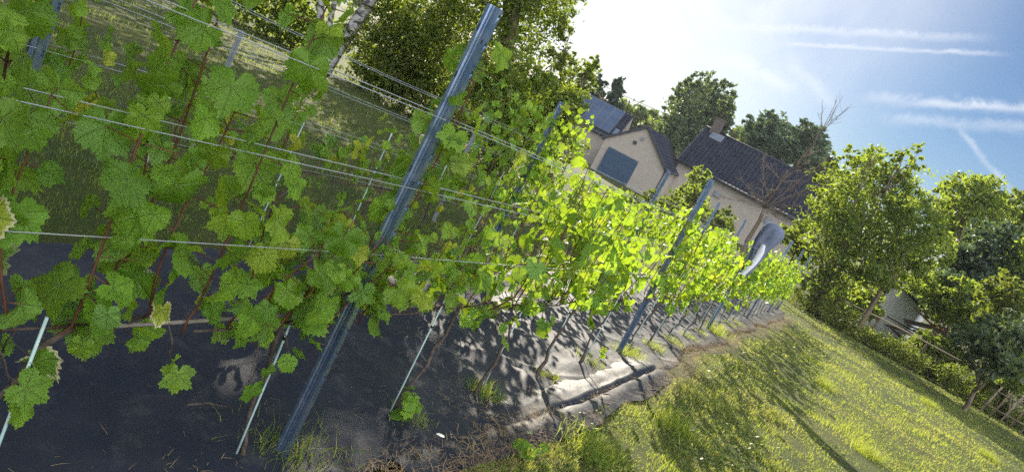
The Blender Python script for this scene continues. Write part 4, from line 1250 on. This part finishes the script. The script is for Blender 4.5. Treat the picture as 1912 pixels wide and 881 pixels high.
def long_house():
    d = 60; c = at(1391, 361, d); ang = math.atan2(c.x, c.y); z = gz(c.x, c.y)
    root = empty('long_house', (c.x, c.y, z), -ang - R(5)); tag(root, 'pale brick house under a long dark tiled roof with a chimney', 'house')
    ez = at(1391, 361, d).z - z; rz_ = at(1429, 291, d + 4).z - z; half = 4.4; W0, W1 = -5.8, 6.2; up = rz_ - ez
    mb = MB(); mb.box(((W0 + W1) / 2, half + .15, ez / 2 - .75), (W1 - W0 - .3, 2 * half - .5, ez + 1.3)); o = mb.build('wall', M['beige_brick'], root); uv_box(o.data)
    p0 = Vector((W0, 0, ez)); pu = Vector((W1 - W0, 0, 0)); pv = Vector((0, half, up)); rf = tile_roof('roof', p0, pu, pv, 36, 17, root, .06)
    tile_roof('roof', Vector((W1, 2 * half, ez)), -pu, Vector((0, -half, up)), 36, 17, root, .06)
    for x in (W0 - .05, W1 - .07):
        for y0_, y1_ in ((-.05, half), (2 * half + .05, half)):
            q = [Vector((x, y0_, ez - .14)), Vector((x, y0_, ez + .16)), Vector((x, y1_, ez + up + .16)), Vector((x, y1_, ez + up - .14))]
            mb = MB(); mb.prism(q, (.12, 0, 0)); mb.build('verge_board', M['gutter'], root)
    for x in (W0 + .2, W1 - .2):
        mb = MB(); mb.prism([Vector((x - .1, .35, ez - .1)), Vector((x - .1, half, ez + up - .2)), Vector((x - .1, 2 * half - .35, ez - .1))], (.2, 0, 0)); o = mb.build('gable_wall', M['beige_brick'], root); uv_box(o.data)
    mb = MB(); mb.tube([(W0, half, ez + up + .05), (W1, half, ez + up + .05)], .12, 8); mb.build('ridge_cap', M['roof'], root)
    mb = MB(); mb.tube([(W0 - .1, -.08, ez - .04), (W1 + .1, -.08, ez - .04)], .09, 8); mb.build('gutter', M['gutter'], root)
    mb = MB(); cx = W0 + .85; mb.box((cx, half - .1, ez + up + .2), (.75, .7, 1.7)); mb.box((cx, half - .1, ez + up + 1.07), (.86, .8, .1)); q = mb.build('chimney', M['chimney_brick'], rf); uv_box(q.data)
    nrm = pu.normalized().cross(pv.normalized()); sl = pv.length
    def on(u, v): return Vector((u, 0, ez)) + pv.normalized() * v + nrm * .12
    Rm = Matrix((pu.normalized(), pv.normalized(), nrm)).transposed()
    mb = MB(); mb.box(on(W0 + 1.3, sl * .86), (1.05, .95, .12), 0, Rm); q = mb.build('roof_window', M['panel_frame'], root)
    mb = MB(); mb.box(on(W0 + 1.3, sl * .86) + nrm * .066, (.85, .34, .014), 0, Rm); mb.build('pane', M['glass'], q)
    for x in (W0 + 4.0, W0 + 8.3):
        mb = MB(); mb.box((x, .28, ez - 1.0), (.5, .08, .45)); q = mb.build('wall_vent', M['panel_frame'], root)
    mb = MB(); mb.tube([(W0 + 3.4, .3, ez - 2.2), (W0 + 3.4, .3, ez - 3.6)], .06, 8); mb.build('downpipe', M['gutter'], root)
    return root
long_house()

# white block shed below the lawn
def shed():
    d = 36; c = at(1672, 585, d); ang = math.atan2(c.x, c.y); z = gz(c.x, c.y)
    root = empty('white_shed', (c.x, c.y, z), -ang - R(6)); tag(root, 'white painted block shed half hidden behind the leaning ash', 'shed')
    h0 = at(1690, 557, d).z - z; h1 = at(1650, 548, d).z - z
    mb = MB(); mb.prism([Vector((-1.25, 0, -1)), Vector((.75, 0, -1)), Vector((.75, 0, h0 - .08)), Vector((-.25, 0, h0 + .30)), Vector((-1.25, 0, h0 - .08))], (0, 3.4, 0)); o = mb.build('wall', M['white_brick'], root); uv_box(o.data)
    for s in (-1, 1):
        mb = MB(); a, b = Vector((-.25, -.15, h0 + .345)), Vector((-.25 + s * 1.15, -.15, h0 - .09))
        q = [a, b, b + Vector((0, 0, .07)), a + Vector((0, 0, .07))]
        mb.prism(q[::-1] if s > 0 else q, (0, 3.7, 0)); mb.build('roof', M['gutter'], root)
shed()


def plank_pile():
    d = 35.2; c = at(1740, 600, d); z = gz(c.x, c.y); root = empty('timber_pile', (c.x, c.y, z), .4); tag(root, 'untidy pile of dark boards and rusty planks beside the white shed', 'timber pile')
    random.seed(3)
    for i in range(32):
        mb = MB(); Rm = Matrix.Rotation(random.uniform(-.5, .5), 3, 'Z') @ Matrix.Rotation(random.uniform(-.25, .25), 3, 'Y')
        mb.box((random.uniform(-.9, .9), random.uniform(-.4, .4), .10 + i * .055), (random.uniform(.9, 1.7), random.uniform(.12, .28), .05), 0, Rm); mb.build('board', M['red_wood' if i > 27 or i % 6 == 0 else 'dark_wood'], root)
plank_pile()


def pallets():
    d = 27; c = at(1895, 735, d); z = gz(c.x, c.y); root = empty('wooden_trellis', (c.x, c.y, z), -math.atan2(c.x, c.y)); tag(root, 'leaning weathered slatted wooden frame at the right edge behind the walnut', 'wooden frame')
    for k in range(5):
        mb = MB(); mb.tube([(-.5 + k * .28, .25, -.1), (-.35 + k * .28, .35, 1.0)], .022, 6); mb.build('slat', M['wood_post' if k % 2 else 'dead_bark'], root)
    for h in (.3, .8):
        mb = MB(); mb.tube([(-.6, .28, h), (.85, .30, h + .05)], .02, 6); mb.build('crossbar', M['dead_bark'], root)
pallets()

m, nt, out = newmat('thin air haze'); pv_ = nt.nodes.new('ShaderNodeVolumePrincipled')
pv_.inputs['Color'].default_value = (.80, .87, 1, 1); pv_.inputs['Density'].default_value = .00028; pv_.inputs['Anisotropy'].default_value = .1
nt.links.new(pv_.outputs[0], out.inputs['Volume'])
mb = MB(); mb.box((0, 120, 12), (560, 560, 34)); tag(mb.build('haze', m), kind='stuff')


# overhead line to the chimney of the long house
def power_line(a, b, r, label):
    p, q = at(*a), at(*b); pts = []
    for i in range(25):
        t = i / 24; v = p.lerp(q, t); v.z -= 1.1 * 4 * t * (1 - t) * .35; pts.append(v)
    mb = MB(); mb.tube(pts, r, 5); tag(mb.build('power_line', M['clip']), label, 'cable', 'overhead cables to the long house')
power_line((930, 55, 38), (1338, 247, 61), .016, 'thicker black overhead cable running down to the long roof')
power_line((930, 66, 38.3), (1336, 252, 61), .008, 'thin black overhead cable just below the thicker one')

scene.render.engine = 'CYCLES'
scene.cycles.max_bounces = 8; scene.cycles.transparent_max_bounces = 4; scene.cycles.diffuse_bounces = 4; scene.cycles.glossy_bounces = 2
scene.cycles.transmission_bounces = 6; scene.cycles.sample_clamp_indirect = 6
scene.cycles.use_denoising = False
